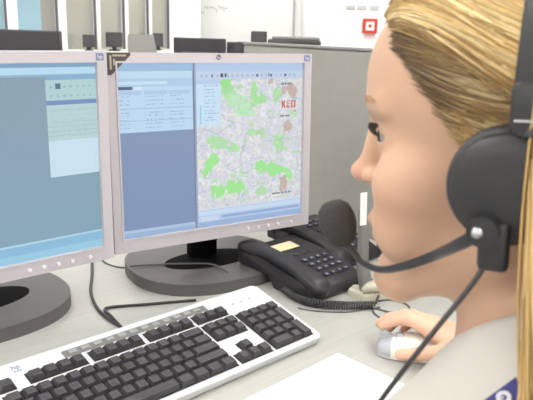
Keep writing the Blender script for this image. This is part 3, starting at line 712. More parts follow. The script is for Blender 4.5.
def skin(P):
    d = np.full(len(P), 9.0)
    q = W2H(P); m = (np.abs(q[:, 0]) < 190) & (np.abs(q[:, 1]) < 150) & (q[:, 2] > -190) & (q[:, 2] < 190)
    r = np.linalg.norm(P-HO, axis=1)-.1
    d = np.where(m, 9, r)
    if m.any(): d[m] = head(q[m])*HK/1000
    nk = seg(P, H2W((-30, 0, -38))[0], NK-ez*.03, .049, .054); d = smin(d, nk, .022)
    d = smin(d, seg(P, H2W((0, 0, -68))[0], NK+bF*.03-ez*.05, .034, .034), .03)
    ch = seg(P, SHL+bR*.03, SHR-bR*.03, .045, .045)
    ch = smin(ch, seg(P, NK-ez*.03, NK-ez*.09, .07, .075), .05); ch = smin(ch, seg(P, NK-ez*.1, PEL, .085, .09), .05)
    ch = smin(ch, seg(P, SHR, EL, .036, .034), .02); ch = smin(ch, seg(P, EL, WR, .034, .026), .02)
    ch = smin(ch, seg(P, SHL, ELL, .036, .034), .02); ch = smin(ch, seg(P, ELL, WRL, .034, .024), .02)
    ch = smin(ch, seg(P, WRL, WRL+bF*.08+bR*.03-ez*.01, .024, .02), .02)
    d = smin(d, ch, .03)
    hp = P@MMI[:3, :3].T+MMI[:3, 3]; mh = (np.linalg.norm(hp-V(-.03, 0, .03), axis=1) < .17)
    if mh.any(): d[mh] = smin(d[mh], hand(hp[mh]), .01)
    return d
PER = empty('person', (PEL[0], PEL[1], FLOOR)); tag(PER, 'blond person in an off-white shirt and headset, hand on mouse, facing the screens', 'person')
PI_ = Matrix.Translation((-PEL[0], -PEL[1], -FLOOR))
def toP(v): return np.asarray(v)-V(PEL[0], PEL[1], FLOOR)
vs, fs = nets(skin, (-.12, .08, -.32), (.56, .98, .56), .0022)
hq = W2H(vs); aq = np.abs(hq[:, 1])
base = np.array(C(198, 161, 137)[:3]); cols = np.tile(base, (len(vs), 1))
def blend(mask, c): 
    global cols
    cols = cols*(1-mask[:, None])+np.array(C(*c)[:3])*mask[:, None]
def gs(c, r): return np.exp(-(((hq[:, 0]-c[0])/r[0])**2+((aq-c[1])/r[1])**2+((hq[:, 2]-c[2])/r[2])**2))
blend(.40*gs((66, 44, -22), (26, 20, 22)), (202, 150, 130)); blend(.75*gs((102, 0, -59), (9, 19, 9)), (200, 118, 108)); blend(.35*gs((110, 0, -20), (10, 10, 10)), (224, 158, 140))
hpv = vs@MMI[:3, :3].T+MMI[:3, 3]; blend(.45*(np.linalg.norm(hpv-V(.03, -.01, .03), axis=1) < .07), (236, 184, 160))
body = np_mesh('body', toP(vs), fs, M_skin, PER, cols)
# eyes, lashes, brows
for s in (1, -1):
    b = NB(); bmesh.ops.create_uvsphere(b, u_segments=24, v_segments=16, radius=.0118*HK); e_ = obj('eye', b, M_eye, PER, smooth=True); e_.location = toP(H2W((71.5, 32*s, 12))[0])
    b = NB(); lathe(b, [(.0058, 0), (.005, .0012), (.001, .0018)], 20); i_ = obj('iris', b, M_iris, e_, smooth=True)
    i_.matrix_local = frame(hF*.0108*HK, hL, hU, hF)
    b = NB()
    for k in range(22):
        l = 32+(-12+25*k/21); t = (l-32)/13.5; a0 = H2W((71+14.0*math.sqrt(max(.05, 1-((l-32)/16)**2)), l*s, 12+4.2*(1-t*t)))[0]
        dv = H2W((0, 0, 0))[0]; dirv = (hF*.85+hL*s*(.10+.55*max(0, t))+hU*.35); 
        tube(b, [toP(a0), toP(a0+dirv*.0030), toP(a0+dirv*.0055+hU*.0012)], [.0004, .00035, .00015], 4)
    obj('eyelashes', b, M_lash, PER)
    b = NB()
    for k in range(36):
        t = k/35; l = 12+36*t; p0 = V(92-13*t*t, l, 30+5*math.sin(t*2.4)); p0[2] += rng.uniform(-2.5, 2.5)*(1-.5*t)
        for _ in range(4):
            g_ = p0[None]*V(1, 1, 1); dd = head(g_)[0]; p0[0] -= dd*.8
        P0 = V(p0[0]-.1, p0[1]*s, p0[2]); P1 = P0+V(-1.5, 6.5*s, 1.6-4*t*.5)
        tube(b, [toP(H2W(P0)[0]), toP(H2W(P1)[0])], [.0002, .0001], 3)
    obj('eyebrow', b, M_brow, PER)
# ---- shirt
COLN = ez*math.cos(math.radians(38))+bF*math.sin(math.radians(38)); COLP = NK+ez*.030
def shirt(P):
    d = seg(P, SHL+bR*.02, SHR-bR*.02, .056, .062)
    d = smin(d, seg(P, NK+ez*.035-bF*.012, SHL+ez*.008+bR*.03-bF*.01, .056, .046), .03); d = smin(d, seg(P, NK+ez*.035, SHR+ez*.012-bR*.03, .058, .050), .03)
    q = np.c_[(P-NK)@bR, (P-NK)@bF, P[:, 2]-NK[2]]
    d = smin(d, ell(q, (0, .0, -.18), (.160, .118, .19)), .05); d = smin(d, ell(q, (0, .055, -.17), (.12, .07, .075)), .04)
    d = smin(d, seg(P, NK-ez*.2-bF*.03, PEL, .125, .135), .06)
    d = smin(d, seg(P, SHR, EL, .056, .048), .025); d = smin(d, seg(P, EL, WR+mf*.022, .048, .041), .025)
    d = smin(d, seg(P, SHL, ELL, .056, .048), .025); d = smin(d, seg(P, ELL, WRL, .047, .034), .025)
    d = d+.0022*np.sin(P@V(38, 55, 46)+3*np.sin(P@V(21, -17, 9)))*np.clip((-.0+np.linalg.norm(P-NK, axis=1))/.08, 0, 1)
    d = smax(d, (P-COLP)@COLN, .004)
    ax = NK+ez*.06
    nk = seg(P, H2W((-30, 0, -38))[0], NK-ez*.03, .051, .057); nk = smin(nk, seg(P, H2W((0, 0, -68))[0], NK+bF*.03-ez*.05, .038, .038), .03)
    return smax(d, -np.maximum(nk-.004, -((P-COLP)@COLN+.03)), .003)
vs2, fs2 = nets(shirt, (-.2, .0, -.42), (.60, 1.0, .32), .0045)
SHO = np_mesh('shirt', toP(vs2), fs2, M_shirt, PER)
bvh = BVHTree.FromPolygons([Vector(v) for v in vs2], fs2.tolist())
def on_shirt(px, py, off):
    r = Vector(ray(px, py)).normalized(); h = bvh.ray_cast(Vector(CAM), r)
    if h[0] is None: return None
    return np.array(h[0]+h[1]*off)
def decal(name, poly, off, m, parent, n=10):
    """small cloth piece laid on the shirt; poly = four photo corners"""
    b = NB(); g = []
    for i in range(n+1):
        for j in range(n+1):
            s, t = i/n, j/n; p = (1-s)*(1-t)*V(*poly[0])+s*(1-t)*V(*poly[1])+s*t*V(*poly[2])+(1-s)*t*V(*poly[3])
            q = on_shirt(p[0], p[1], off); g.append(None if q is None else b.verts.new(tuple(toP(q))))
    for i in range(n):
        for j in range(n):
            f = [g[i*(n+1)+j], g[(i+1)*(n+1)+j], g[(i+1)*(n+1)+j+1], g[i*(n+1)+j+1]]
            if all(v is not None for v in f): b.faces.new(f)
    return obj(name, b, m, parent, smooth=True)
PAT = decal('shoulder_patch', [(484, 402), (517, 377.5), (526, 396), (500, 424)], .0016, M_patch, SHO); PAT['label'] = 'navy shoulder patch with pale round emblem'
def ring_decal(name, cx, cy, r0, r1, off, m, a0=0, a1=360, n=28):
    b = NB(); A = []
    for k in range(n+1):
        a = math.radians(a0+(a1-a0)*k/n); row = []
        for r in (r0, (r0+r1)/2, r1):
            q = on_shirt(cx+r*math.cos(a), cy+r*.9*math.sin(a), off); row.append(None if q is None else b.verts.new(tuple(toP(q))))
        A.append(row)
    for P, Q in zip(A, A[1:]):
        for k in range(2):
            f = [P[k], P[k+1], Q[k+1], Q[k]]
            if all(v is not None for v in f): b.faces.new(f)
    return obj(name, b, m, SHO, smooth=True)
ring_decal('patch_emblem', 506, 398, 3.2, 7.5, .0026, M_pwhite); ring_decal('patch_emblem_dot', 505, 398, .2, 1.4, .0026, M_pwhite)
# ---- trousers and shoes (under the desk)
HL_, HR_ = PEL-bR*.09-ez*.02, PEL+bR*.09-ez*.02; KL, KR = HL_+bF*.42-ez*.02-bR*.03, HR_+bF*.42-ez*.02+bR*.03
AL, AR = KL+V(0, 0, -.40)+bF*.02, KR+V(0, 0, -.40)+bF*.02
def trous(P):
    d = seg(P, HL_, HR_, .12, .12)
    for a, k, c in ((HL_, KL, AL), (HR_, KR, AR)): d = smin(d, seg(P, a, k, .088, .064), .03); d = smin(d, seg(P, k, c, .062, .048), .02)
    return d
v3, f3 = nets(trous, (-.4, .1, -.74), (.45, .95, -.02), .008); np_mesh('trousers', toP(v3), f3, M_trous, PER)
for a in (AL, AR):
    b = NB(); z0 = FLOOR; 
    def shoe(P, a=a): return smax(smin(seg(P, V(a[0], a[1], FLOOR+.05), V(a[0], a[1], FLOOR+.10), .05, .05), seg(P, V(a[0], a[1], FLOOR+.035), V(a[0], a[1], FLOOR+.03)+bF*.15, .042, .034), .02), FLOOR+.001-P[:, 2], .003)
    vq, fq = nets(shoe, (a[0]-.3, a[1]-.3, FLOOR-.02), (a[0]+.3, a[1]+.3, FLOOR+.2), .006); np_mesh('shoe', toP(vq), fq, M_shoe, PER)
# ---- hair
HAIRLINE = [(-200, -70), (-60, -62), (-22, -30), (0, -14), (14, -6), (24, 12), (34, 36), (48, 58), (62, 72), (80, 82), (120, 84)]
hlx, hly = zip(*HAIRLINE)
def haircap(P):
    q = W2H(P); d = smin(scalp(q), ell(q, (-34, 0, -30), (62, 60, 66)), 15)-5.5
    line = np.interp(q[:, 0], hlx, hly)-q[:, 2]
    d = smax(d, line*.7, 5)
    return d*HK/1000
lo_, hi_ = H2W((0, 0, 0))[0]-.17, H2W((0, 0, 0))[0]+.17
v4, f4 = nets(haircap, lo_, hi_, .004)
def surf(p, off):                      # push head-space points onto the scalp shell at a height
    sh = p.shape; p = p.reshape(-1, 3).copy(); off = np.broadcast_to(off, sh[:-1]).reshape(-1)
    for _ in range(5):
        d = scalp_h(p); g = np.stack([(scalp_h(p+1.0*np.eye(3)[k])-d) for k in range(3)], 1); g /= np.linalg.norm(g, axis=1)[:, None]+1e-9
        p -= (d-off)[:, None]*g
    return p.reshape(sh)
def scalp_h(q): return smin(scalp(q), ell(q, (-34, 0, -30), (62, 60, 66)), 15)
def strands(paths, rad, cols_):        # paths (N,M,3) world -> triangular tubes
    N, M_, _ = paths.shape; T = np.gradient(paths, axis=1); T /= np.linalg.norm(T, axis=2, keepdims=True)+1e-9
    ref = np.broadcast_to(V(.31, .52, .79), T.shape); A = np.cross(T, ref); A /= np.linalg.norm(A, axis=2, keepdims=True)+1e-9; Bv = np.cross(T, A)
    ang = np.array([0, 2*math.pi/3, 4*math.pi/3]); R_ = rad[:, :, None, None]
    vv_ = paths[:, :, None]+R_*(A[:, :, None]*np.cos(ang)[None, None, :, None]+Bv[:, :, None]*np.sin(ang)[None, None, :, None])
    idx = np.arange(N*M_*3).reshape(N, M_, 3); a = idx[:, :-1]; c = idx[:, 1:]
    f = np.stack([a, np.roll(a, -1, 2), np.roll(c, -1, 2), c], -1).reshape(-1, 4)
    return vv_.reshape(-1, 3), f, np.repeat(cols_.reshape(-1, 3), 3, axis=0)
def poly(pts, t): 
    pts = np.array(pts, float); s = np.linspace(0, 1, len(pts)); return np.stack([np.interp(t, s, pts[:, k]) for k in range(3)], -1)
BL = [np.array(C(*c)[:3]) for c in ((220, 190, 134), (204, 172, 114), (186, 154, 100), (160, 128, 82), (234, 212, 164), (136, 106, 72))]
def hair_cols(n, m, dark=None, key0=None):
    key0 = rng.random(n) if key0 is None else key0
    tab = rng.choice(6, 90, p=[.28, .24, .17, .11, .12, .08]); i0 = np.clip((key0*90+rng.normal(0, .7, n)).astype(int), 0, 89)
    c = np.array([BL[k] for k in tab[i0]])*rng.uniform(.85, 1.15, (n, 1)); c = np.repeat(c[:, None], m, 1)
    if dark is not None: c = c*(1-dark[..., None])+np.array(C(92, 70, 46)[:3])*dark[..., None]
    return c
def fam_side(N, side, M_=16, under=False):
    s = rng.random(N); t = np.linspace(0, 1, M_)
    if under:                          # close-lying hair from the temple back to the ear
        root = poly([(74, 48, 76), (60, 58, 62), (46, 65, 48), (34, 68, 32), (24, 70, 14), (16, 71, 0)], s)+rng.normal(0, 2.6, (N, 3))
        end = poly([(-40, 70, 52), (-38, 73, 40), (-36, 75, 30), (-34, 76, 22), (-34, 76, 14), (-34, 76, 6)], s)+rng.normal(0, 4, (N, 3))
        l0, l1, drop = 2.0, 6.5, -8
    else:                              # top layer swept across from the forehead
        root = poly([(54, 4, 122), (74, 8, 102), (80, 20, 92), (78, 34, 86), (72, 44, 80)], s)+rng.normal(0, 2.0, (N, 3))
        end = poly([(-62, 48, 70), (-56, 60, 56), (-50, 66, 46), (-44, 70, 38), (-38, 73, 28)], s)+rng.normal(0, 4, (N, 3))
        l0, l1, drop = 7.5, 15.0, 8
    midp = (root+end)/2+np.stack([0*s, 0*s, drop+0*s], 1)
    p = root[:, None]*((1-t)**2)[None, :, None]+2*midp[:, None]*(t*(1-t))[None, :, None]+end[:, None]*(t**2)[None, :, None]
    lock = np.sin(s*46)*.5+.5          # strands gather into locks
    lift = (l0+(l1-l0)*np.clip(.65*lock+.35*rng.random(N), 0, 1))[:, None]*np.clip(t*2.5+.25, 0, 1)[None]
    p = surf(p, lift); p = p+np.sin(t*rng.uniform(3, 8, (N, 1))+rng.uniform(0, 6, (N, 1)))[..., None]*rng.normal(0, .8, (N, 1, 3))
    dark = (np.clip(1-(t-.15)/.5, 0, 1)[None]*np.clip((.80-s)/.35, 0, 1)[:, None]*.9) if under else (np.clip(1-t/.2, 0, 1)[None]*np.clip((s-.5)/.3, 0, 1)[:, None]*.3)  # dark temple roots, with the shade under the top layer painted in
    p[..., 1] *= side
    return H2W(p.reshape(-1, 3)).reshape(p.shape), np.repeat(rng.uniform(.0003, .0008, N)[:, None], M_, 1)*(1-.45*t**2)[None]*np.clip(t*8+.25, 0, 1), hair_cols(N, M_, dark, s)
def fam_back(N, side, M_=14):
    s = rng.random(N); t = np.linspace(0, 1, M_)
    root = poly([(60, 3, 118), (20, 3, 128), (-30, 3, 122), (-70, 3, 95)], s)+rng.normal(0, 2, (N, 3))
    end = poly([(-44, 72, 8), (-60, 64, -10), (-78, 46, -25), (-92, 10, -30)], s)+rng.normal(0, 5, (N, 3))
    p = root[:, None]*(1-t)[None, :, None]+end[:, None]*t[None, :, None]; p = surf(p+V(0, 6, 6)*np.sin(t*3.14)[None, :, None], rng.uniform(4, 9, (N, 1))+0*t[None])
    p[..., 1] *= side
    return H2W(p.reshape(-1, 3)).reshape(p.shape), np.repeat(rng.uniform(.0004, .001, N)[:, None], M_, 1), hair_cols(N, M_, None, s)
def fam_fall(N, side, M_=22):          # loose hair from behind the ear, over the shoulder
    s = rng.random(N); t = np.linspace(0, 1, M_)
    a = poly([(-20, 86, 62), (-32, 88, 54), (-50, 82, 40), (-78, 52, 10), (-90, 8, 0)], s)+rng.normal(0, 3.0, (N, 3))
    b_ = poly([(-13, 117, -50), (-29, 112, -52), (-52, 98, -58), (-80, 56, -66), (-92, 10, -70)], s)+rng.normal(0, 4, (N, 3))
    e = poly([(-33, 112, -168), (-44, 108, -172), (-58, 98, -176), (-84, 60, -180), (-98, 12, -186)], s)+rng.normal(0, 1, (N, 3))*V(5, 5, 10)
    p = a[:, None]*((1-t)**2)[None, :, None]+2*b_[:, None]*(t*(1-t))[None, :, None]+e[:, None]*(t**2)[None, :, None]
    p = p+(np.sin(t[None]*rng.uniform(4, 7, (N, 1))+rng.uniform(0, 6, (N, 1)))*t)[..., None]*rng.normal(0, 2.0, (N, 1, 3))
    p[..., 1] *= side
    P = H2W(p.reshape(-1, 3))
    for _ in range(4):                 # keep the locks outside the shirt
        d = shirt(P); g = np.stack([shirt(P+.002*np.eye(3)[k])-d for k in range(3)], 1); g /= np.linalg.norm(g, axis=1)[:, None]+1e-9
        P = P+np.maximum(.004-d, 0)[:, None]*g
    return P.reshape(p.shape), np.repeat(rng.uniform(.0004, .001, N)[:, None], M_, 1)*(1-.5*t**3)[None], hair_cols(N, M_, None, s)
cap_col = np.tile(np.array(C(150, 118, 68)[:3]), (len(v4), 1)); hq4 = W2H(v4)
HAIR = np_mesh('hair', toP(v4), f4, M_cap, PER, cap_col)
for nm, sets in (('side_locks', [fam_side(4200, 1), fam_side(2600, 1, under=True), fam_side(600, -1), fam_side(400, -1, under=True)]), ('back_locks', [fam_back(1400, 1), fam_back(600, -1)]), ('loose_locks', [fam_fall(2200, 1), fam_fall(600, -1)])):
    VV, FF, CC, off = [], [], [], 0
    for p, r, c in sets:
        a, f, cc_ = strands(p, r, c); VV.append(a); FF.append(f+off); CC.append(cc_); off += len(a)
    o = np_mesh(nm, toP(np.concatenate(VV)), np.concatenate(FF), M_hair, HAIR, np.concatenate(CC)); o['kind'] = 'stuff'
# ------------------------------------------------------------------ headset
HS = empty('headset', mtx=Matrix.Translation(Vector(HO))); tag(HS, 'black headset with boom microphone worn by the blond person', 'headset')
HSI = Matrix.Translation(-Vector(HO))
def hw(p): return H2W(p)[0]-HO
def hsw(P): return np.array(P)-HO
cupc = {}
for s in (1, -1):
    cen = V(-2, 80*s, -4); nrm = V(-.06, s, .04); nrm /= np.linalg.norm(nrm); a_ = np.cross(nrm, V(0, 0, 1)); a_ /= np.linalg.norm(a_); b_ = np.cross(nrm, a_)
    Wm = frame(hw(cen), a_@HB, b_@HB, nrm@HB)
    b = NB(); lathe(b, [(.018, -.004), (.0288, -.002), (.0303, .005), (.0296, .011), (.0274, .0135), (.026, .0130)], 48); c_ = obj('ear_cushion', b, M_cush, HS, smooth=True); move(c_, Wm)
    b = NB(); lathe(b, [(.0268, .0125), (.0268, .0145), (.0252, .0165), (.0160, .0182), (.001, .0186)], 36); h_ = obj('ear_cup', b, M_hs, HS, ang=50); move(h_, Wm)
    b = NB(); tube(b, spline([(-.008*s, -.036, .010), (-.009*s, -.031, .013), (-.009*s, -.024, .0155)], 12), .0042, 10); o = obj('yoke', b, M_hs, HS, ang=60); o.matrix_local = Wm @ Matrix.Rotation(math.radians(0 if s > 0 else 0), 4, 'Z')
    cupc[s] = (cen, Wm)
# headband: strap sweeping over the crown
b = NB(); prev = None; n_ = 40
for k in range(n_+1):
    a = math.pi*k/n_; cx = -10-4*math.sin(a); l = 90*math.cos(a); u = 16+124*math.sin(a)**.8 if 0 < k < n_ else 16
    c0 = V(cx, l, u); ou = V(0, math.cos(a), math.sin(a)*1.2); ou /= np.linalg.norm(ou); fw = V(1, 0, 0); wd = 8.5
    ring = [b.verts.new(tuple(hw(c0+fw*x*wd+ou*z*2.4))) for x, z in ((-1, -1), (1, -1), (1, .6), (.75, 1), (-.75, 1), (-1, .6))]
    if prev:
        for q in range(6): b.faces.new((prev[q], prev[(q+1) % 6], ring[(q+1) % 6], ring[q]))
    else: b.faces.new(ring[::-1])
    prev = ring
b.faces.new(prev); obj('headband', b, M_hs, HS, ang=40)
for s in (1, -1):
    b = NB(); prism(b, rrect(.016, .026, .004), -.003, .004, .002); o = obj('slider', b, M_hs, HS, ang=40); c0 = V(-10, 91*s, 36); nn_ = V(0, s, .12); nn_ /= np.linalg.norm(nn_)
    o.matrix_local = frame(hw(c0), V(1, 0, 0)@HB, np.cross(nn_, V(1, 0, 0))@HB, nn_@HB)
    b = NB(); bx(b, -.006, .006, -.0006, .0006, .0035, .0045, .0002); o2 = obj('slider_trim', b, M_chrome, o); o2.location = (0, .006, 0)
yc = float((HO+hw(V(2, 104, -3)))[1])
piv = aty(483, 231, yc)
b = NB(); tube(b, [hsw(piv+hL*-.006), hsw(piv+hL*.004)], .0075, 20); obj('boom_pivot', b, M_hs, HS, ang=50)
b = NB(); bmesh.ops.create_uvsphere(b, u_segments=16, v_segments=10, radius=.0032); o = obj('pivot_cap', b, M_chrome, HS, smooth=True); o.location = hsw(piv+hL*.004-hF*-.002)
b = NB(); bx(b, -.0075, .0075, -.016, .010, -.004, .004, .003); o = obj('cable_block', b, M_hs, HS, ang=50); o.matrix_local = frame(hsw(aty(494, 240, yc+.004)), hF, hU, np.cross(hF, hU))
ymic = float(H2W((128, 30, -58))[0][1])
bp = [piv, aty(462, 243, yc+.012), aty(436, 255, yc+.04), aty(405, 266, ymic-.055), aty(380, 269.5, ymic-.03), aty(362, 262, ymic-.012), aty(352, 250, ymic-.004), aty(343, 239, ymic)]
sp_ = spline(bp, 56); b = NB(); tube(b, [hsw(p) for p in sp_], [.0038-.0016*min(1, k/len(sp_)*1.6) for k in range(len(sp_))], 10); obj('boom', b, M_hs, HS, smooth=True)
mic = aty(338, 223, ymic)
b = NB(); lathe(b, [(.001, -.0155), (.006, -.0145), (.0100, -.010), (.0122, -.003), (.0124, .004), (.0106, .011), (.007, .0145), (.001, .016)], 28); o = obj('foam_windscreen', b, M_foam, HS, smooth=True)
zz = mic-sp_[-1]; zz /= np.linalg.norm(zz); xx = np.cross(zz, ez); xx /= np.linalg.norm(xx); o.matrix_local = frame(hsw(mic), xx, np.cross(zz, xx), zz)
cb = [aty(489, 252, yc+.006), aty(483, 268, yc+.004), aty(466, 292, yc), aty(440, 324, yc-.004), aty(410, 362, yc-.004), aty(381, 400, yc+.0), aty(352, 440, yc+.0)]
b = NB(); tube(b, [hsw(p) for p in spline(cb, 60)], .0014, 8); obj('headset_cable', b, M_cable, HS, smooth=True)
# ------------------------------------------------------------------ office chair (out of frame, carries the person)
sz = PEL[2]-.125
CH = empty('office_chair', (PEL[0], PEL[1], FLOOR), BY); tag(CH, 'dark office chair under the seated person', 'office chair')
b = NB(); bx(b, -.23, .23, -.20, .26, sz-FLOOR-.07, sz-FLOOR-.005, .03, 3); obj('seat', b, M_dark, CH, ang=40)
b = NB(); bx(b, -.20, .20, -.27, -.22, sz-FLOOR+.08, sz-FLOOR+.42, .02, 3); obj('backrest', b, M_dark, CH, ang=40)
b = NB(); tube(b, spline([(0, -.245, sz-FLOOR+.12), (0, -.285, sz-FLOOR-.02), (0, -.16, sz-FLOOR-.085), (0, 0, sz-FLOOR-.085)], 20), .018, 8); obj('back_bracket', b, M_metal, CH, smooth=True)
b = NB(); tube(b, [(0, 0, .07), (0, 0, sz-FLOOR-.07)], .025, 14); obj('column', b, M_metal, CH, ang=40)
for k in range(5):
    a = math.radians(72*k+20); b = NB(); tube(b, [(0, 0, .08), (.28*math.cos(a), .28*math.sin(a), .06)], [.022, .014], 8); obj('foot_spoke', b, M_metal, CH, ang=40)
    b = NB(); tube(b, [(.28*math.cos(a)-.012*math.sin(a), .28*math.sin(a)+.012*math.cos(a), .026), (.28*math.cos(a)+.012*math.sin(a), .28*math.sin(a)-.012*math.cos(a), .026)], .026, 14); obj('castor', b, M_dark, CH, ang=40)
# ------------------------------------------------------------------ things in the background
def far_monitor(x0, x1, ytop, Y, h, z_stand, label, yaw=0.0, back=True):
    a = aty(x0, ytop, Y); c = aty(x1, ytop, Y); wd = (c-a)[0]/math.cos(yaw); z1 = (a[2]+c[2])/2
    r = empty('far_monitor', ((a[0]+c[0])/2, Y, z_stand), yaw); tag(r, label, 'monitor', 'monitors in the background')
    obj('housing', bx(NB(), -wd/2, wd/2, -.02, .02, z1-h-z_stand, z1-z_stand, .006), M_dark, r)
    obj('back_bulge', bx(NB(), -wd*.36, wd*.36, -.045, -.018, z1-h*.85-z_stand, z1-h*.25-z_stand, .01), M_back, r)
    obj('neck', bx(NB(), -.025, .025, -.03, .01, .012, z1-h*.6-z_stand, .004), M_dark, r)
    b = NB(); prism(b, ellip(0, 0, min(.12, wd*.4), .085, 28), 0, .014, .003); obj('foot', b, M_dark, r, ang=40)
    return r
def far_desk(x, y, wd, dp, yaw, ztop, label):
    r = empty('far_desk', (x, y, FLOOR), yaw); tag(r, label, 'desk', 'desks in the background'); t = ztop-FLOOR
    obj('worktop', bx(NB(), -wd/2, wd/2, -dp/2, dp/2, t-.03, t, .003), M_desk, r)
    for sx in (-1, 1):
        for sy in (-1, 1): obj('leg', bx(NB(), sx*(wd/2-.05)-.02, sx*(wd/2-.05)+.02, sy*(dp/2-.05)-.02, sy*(dp/2-.05)+.02, 0, t-.03), M_metal, r)
far_desk(-1.25, 2.75, 1.1, .7, 0, 0.0, 'pale desk behind the blue monitor at the far left')
far_desk(-.62, 4.0, 1.1, .7, 0, 0.0, 'pale desk behind the map monitor in the background')
far_monitor(-62, 60.5, 29.0, 2.6, .33, 0.0, 'dark monitor back above the blue screen at the left edge')
far_monitor(174, 226, 38.0, 3.8, .30, 0.0, 'dark monitor back directly above the map screen', .08)
far_monitor(227, 251, 42.0, 3.95, .30, 0.0, 'dark monitor half hidden by the partition post', .05)
def shelf_thing(x0, x1, ytop, label):
    s = gl((x0+x1)/2); P = GP+gd*s+gn*.25; Y = float(P[1]); a, c = aty(x0, ytop, Y), aty(x1, ytop, Y); r = empty('small_monitor', (P[0], P[1], .262)); tag(r, label, 'monitor', 'small monitors on the low cabinet')
    wd = (c-a)[0]; cx = (a[0]+c[0])/2-P[0]; h = a[2]-.262
    obj('housing', bx(NB(), cx-wd/2, cx+wd/2, -.02, .02, .03, h, .004), M_back, r); obj('foot', bx(NB(), cx-wd*.3, cx+wd*.3, -.04, .04, 0, .012, .003), M_dark, r); obj('neck', bx(NB(), cx-.015, cx+.015, -.01, .01, .01, .05), M_dark, r)
shelf_thing(83, 94, 34.5, 'small dark monitor alone before the wide beige pane'); shelf_thing(106, 122, 32, 'small dark monitor between two white window posts'); shelf_thing(153, 163, 33, 'small dark monitor to the right of the grey chair')
# grey chair
Yc = 4.5; a, c = aty(128, 34, Yc), aty(160, 34, Yc); cx = (a[0]+c[0])/2; zc_ = a[2]
FC = empty('grey_chair', (cx, Yc, FLOOR)); tag(FC, 'grey chair with tapered backrest before the glazed wall', 'chair')
b = NB(); hw_ = (c[0]-a[0])/2; t = zc_-FLOOR; pr2 = [(-hw_*1.0, t-.30), (hw_*1.15, t-.30), (hw_*.55, t-.0), (hw_*.45, t), (-hw_*.95, t+.0), (-hw_, t-.02)]
A = [b.verts.new((x, -.02, z)) for x, z in pr2]; B3 = [b.verts.new((x, .02, z)) for x, z in pr2]; b.faces.new(A); b.faces.new(B3[::-1])
for k in range(len(pr2)): b.faces.new((A[k], A[(k+1) % len(pr2)], B3[(k+1) % len(pr2)], B3[k]))
obj('backrest', b, M_chair, FC); obj('seat', bx(NB(), -.2, .2, .03, .44, t-.52, t-.46, .02), M_chair, FC)
b = NB(); bx(b, -.02, .02, -.015, .03, t-.5, t-.25); obj('back_bracket', b, M_metal, FC); b = NB(); tube(b, [(0, .23, .05), (0, .23, t-.52)], .025, 10); obj('column', b, M_metal, FC)
for k in range(5):
    q = math.radians(72*k); b = NB(); tube(b, [(0, .23, .06), (.26*math.cos(q), .23+.26*math.sin(q), .02)], .018, 8); obj('foot_spoke', b, M_metal, FC)
# printer on a cabinet behind the partition
Yp = 3.2; zt = float(aty(295, 45.5, Yp)[2]); a, c = aty(249, 40, Yp), aty(322, 40, Yp)
cbn = empty('tall_cabinet', ((a[0]+c[0])/2, Yp+.15, FLOOR)); tag(cbn, 'white cabinet carrying the printer behind the partition', 'cabinet'); hw_ = (c[0]-a[0])/2+.05
obj('carcass', bx(NB(), -hw_, hw_, -.2, .25, 0, zt-FLOOR, .004), M_post, cbn)
for s in (-1, 1):
    dd = obj('door', bx(NB(), -hw_+.01 if s < 0 else .004, -.004 if s < 0 else hw_-.01, -.216, -.2, .05, zt-FLOOR-.02, .002), M_post, cbn); obj('handle', bx(NB(), s*.03-.006, s*.03+.006, -.235, -.216, .5, .62, .002), M_metal, dd)
def at_cab(px, py): return aty(px, py, Yp)
pA, pB = at_cab(268, 36), at_cab(320, 36); PRN = empty('printer', ((pA[0]+pB[0])/2, Yp, zt)); tag(PRN, 'low grey printer lying on the cabinet behind the partition', 'printer'); w2 = (pB[0]-pA[0])/2; hh = pA[2]-zt
obj('body', bx(NB(), -w2, w2, -.1, .2, 0, hh*.62, .006), M_back, PRN); obj('lid', bx(NB(), -w2*.85, w2*.95, -.09, .18, hh*.62, hh, .006), M_mid, PRN); obj('paper_slot', bx(NB(), -w2*.05, w2*.9, -.104, -.099, hh*.12, hh*.5), M_dark, PRN)
pA, pB = at_cab(251.5, 31), at_cab(267, 31); LBX = empty('label_printer', ((pA[0]+pB[0])/2, Yp, zt)); tag(LBX, 'small dark box standing left of the grey printer', 'office box'); w2 = (pB[0]-pA[0])/2; hh = pA[2]-zt
obj('body', bx(NB(), -w2, w2, -.06, .06, 0, hh, .005), M_dark, LBX); obj('front_panel', bx(NB(), -w2*.85, w2*.85, -.064, -.059, hh*.2, hh*.9, .002), M_back, LBX)
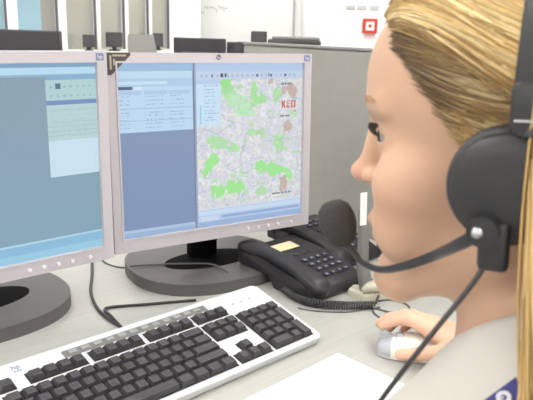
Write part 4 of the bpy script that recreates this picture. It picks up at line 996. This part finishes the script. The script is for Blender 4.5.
# fire call point and plates on the white column
p = aty(369.5, 26, 4.0); FA = empty('fire_call_point', (p[0], 4.0, p[2])); tag(FA, 'red square fire alarm call point on the white wall', 'alarm')
h2 = .042; b = NB()
for q in ((-h2, h2, .026, h2), (-h2, h2, -h2, -.026), (-h2, -.026, -.026, .026), (.026, h2, -.026, .026)): bx(b, q[0], q[1], -.03, -.001, q[2], q[3])
obj('red_frame', b, M_red, FA); obj('white_plate', bx(NB(), -.026, .026, -.022, -.001, -.026, .026), M_post, FA)
b = NB(); lathe(b, [(.010, 0), (.010, .003)], 16); o = obj('press_dot', b, M_red, FA); o.location = (0, -.022, 0); o.rotation_euler = (math.radians(90), 0, 0)
p2 = aty(369.5, 36.5, 4.0); NT = obj('notice_label', bx(NB(), -.033, .033, -.004, -.0005, -.014, .014), M_pink, None); NT.location = (p2[0], 4.0, p2[2]); tag(NT, 'small pale pink notice under the fire call point', 'notice')
for k, px in enumerate((350.5, 362, 374.5)):
    p2 = aty(px, 7.5, 4.0); o = obj('wall_plate', bx(NB(), -.026, .026, -.012, -.0005, -.012, .012, .002), M_mark, None); o.location = (p2[0], 4.0, p2[2])
    tag(o, ('grey wall plate left of two others above the fire alarm', 'middle of three grey wall plates above the fire alarm', 'grey wall plate directly above the red fire alarm')[k], 'wall plate', 'wall plates above the alarm')
# whiteboard on the far wall
a, c = aty(192, 40, 6.88), aty(292, 40, 6.88); zb = float(aty(215, 47, 6.88)[2]); WBD = empty('whiteboard', ((a[0]+c[0])/2, 6.9, zb)); tag(WBD, 'whiteboard with faint grey scribbles on the far wall', 'whiteboard'); w2 = (c[0]-a[0])/2
obj('board', bx(NB(), -w2, w2, -.02, -.001, 0, 1.2), M_wall, WBD)
b = NB()
for q in ((-w2-.012, -w2, 0, 1.2), (w2, w2+.012, 0, 1.2), (-w2-.012, w2+.012, -.012, 0), (-w2-.012, w2+.012, 1.2, 1.212)): bx(b, q[0], q[1], -.03, -.001, q[2], q[3])
obj('frame', b, M_mark, WBD)
for k in range(9):
    x = aty(197+k*3.4, 10, 6.86)[0]-(a[0]+c[0])/2; z = float(aty(200, 5+rng.uniform(-3, 7), 6.86)[2])-zb
    b = NB(); tube(b, [(x, -.021, z), (x+.02, -.021, z+rng.uniform(-.03, .03)), (x+.035, -.021, z+rng.uniform(-.03, .03))], .0035, 5); obj('pen_mark', b, M_mark, WBD)
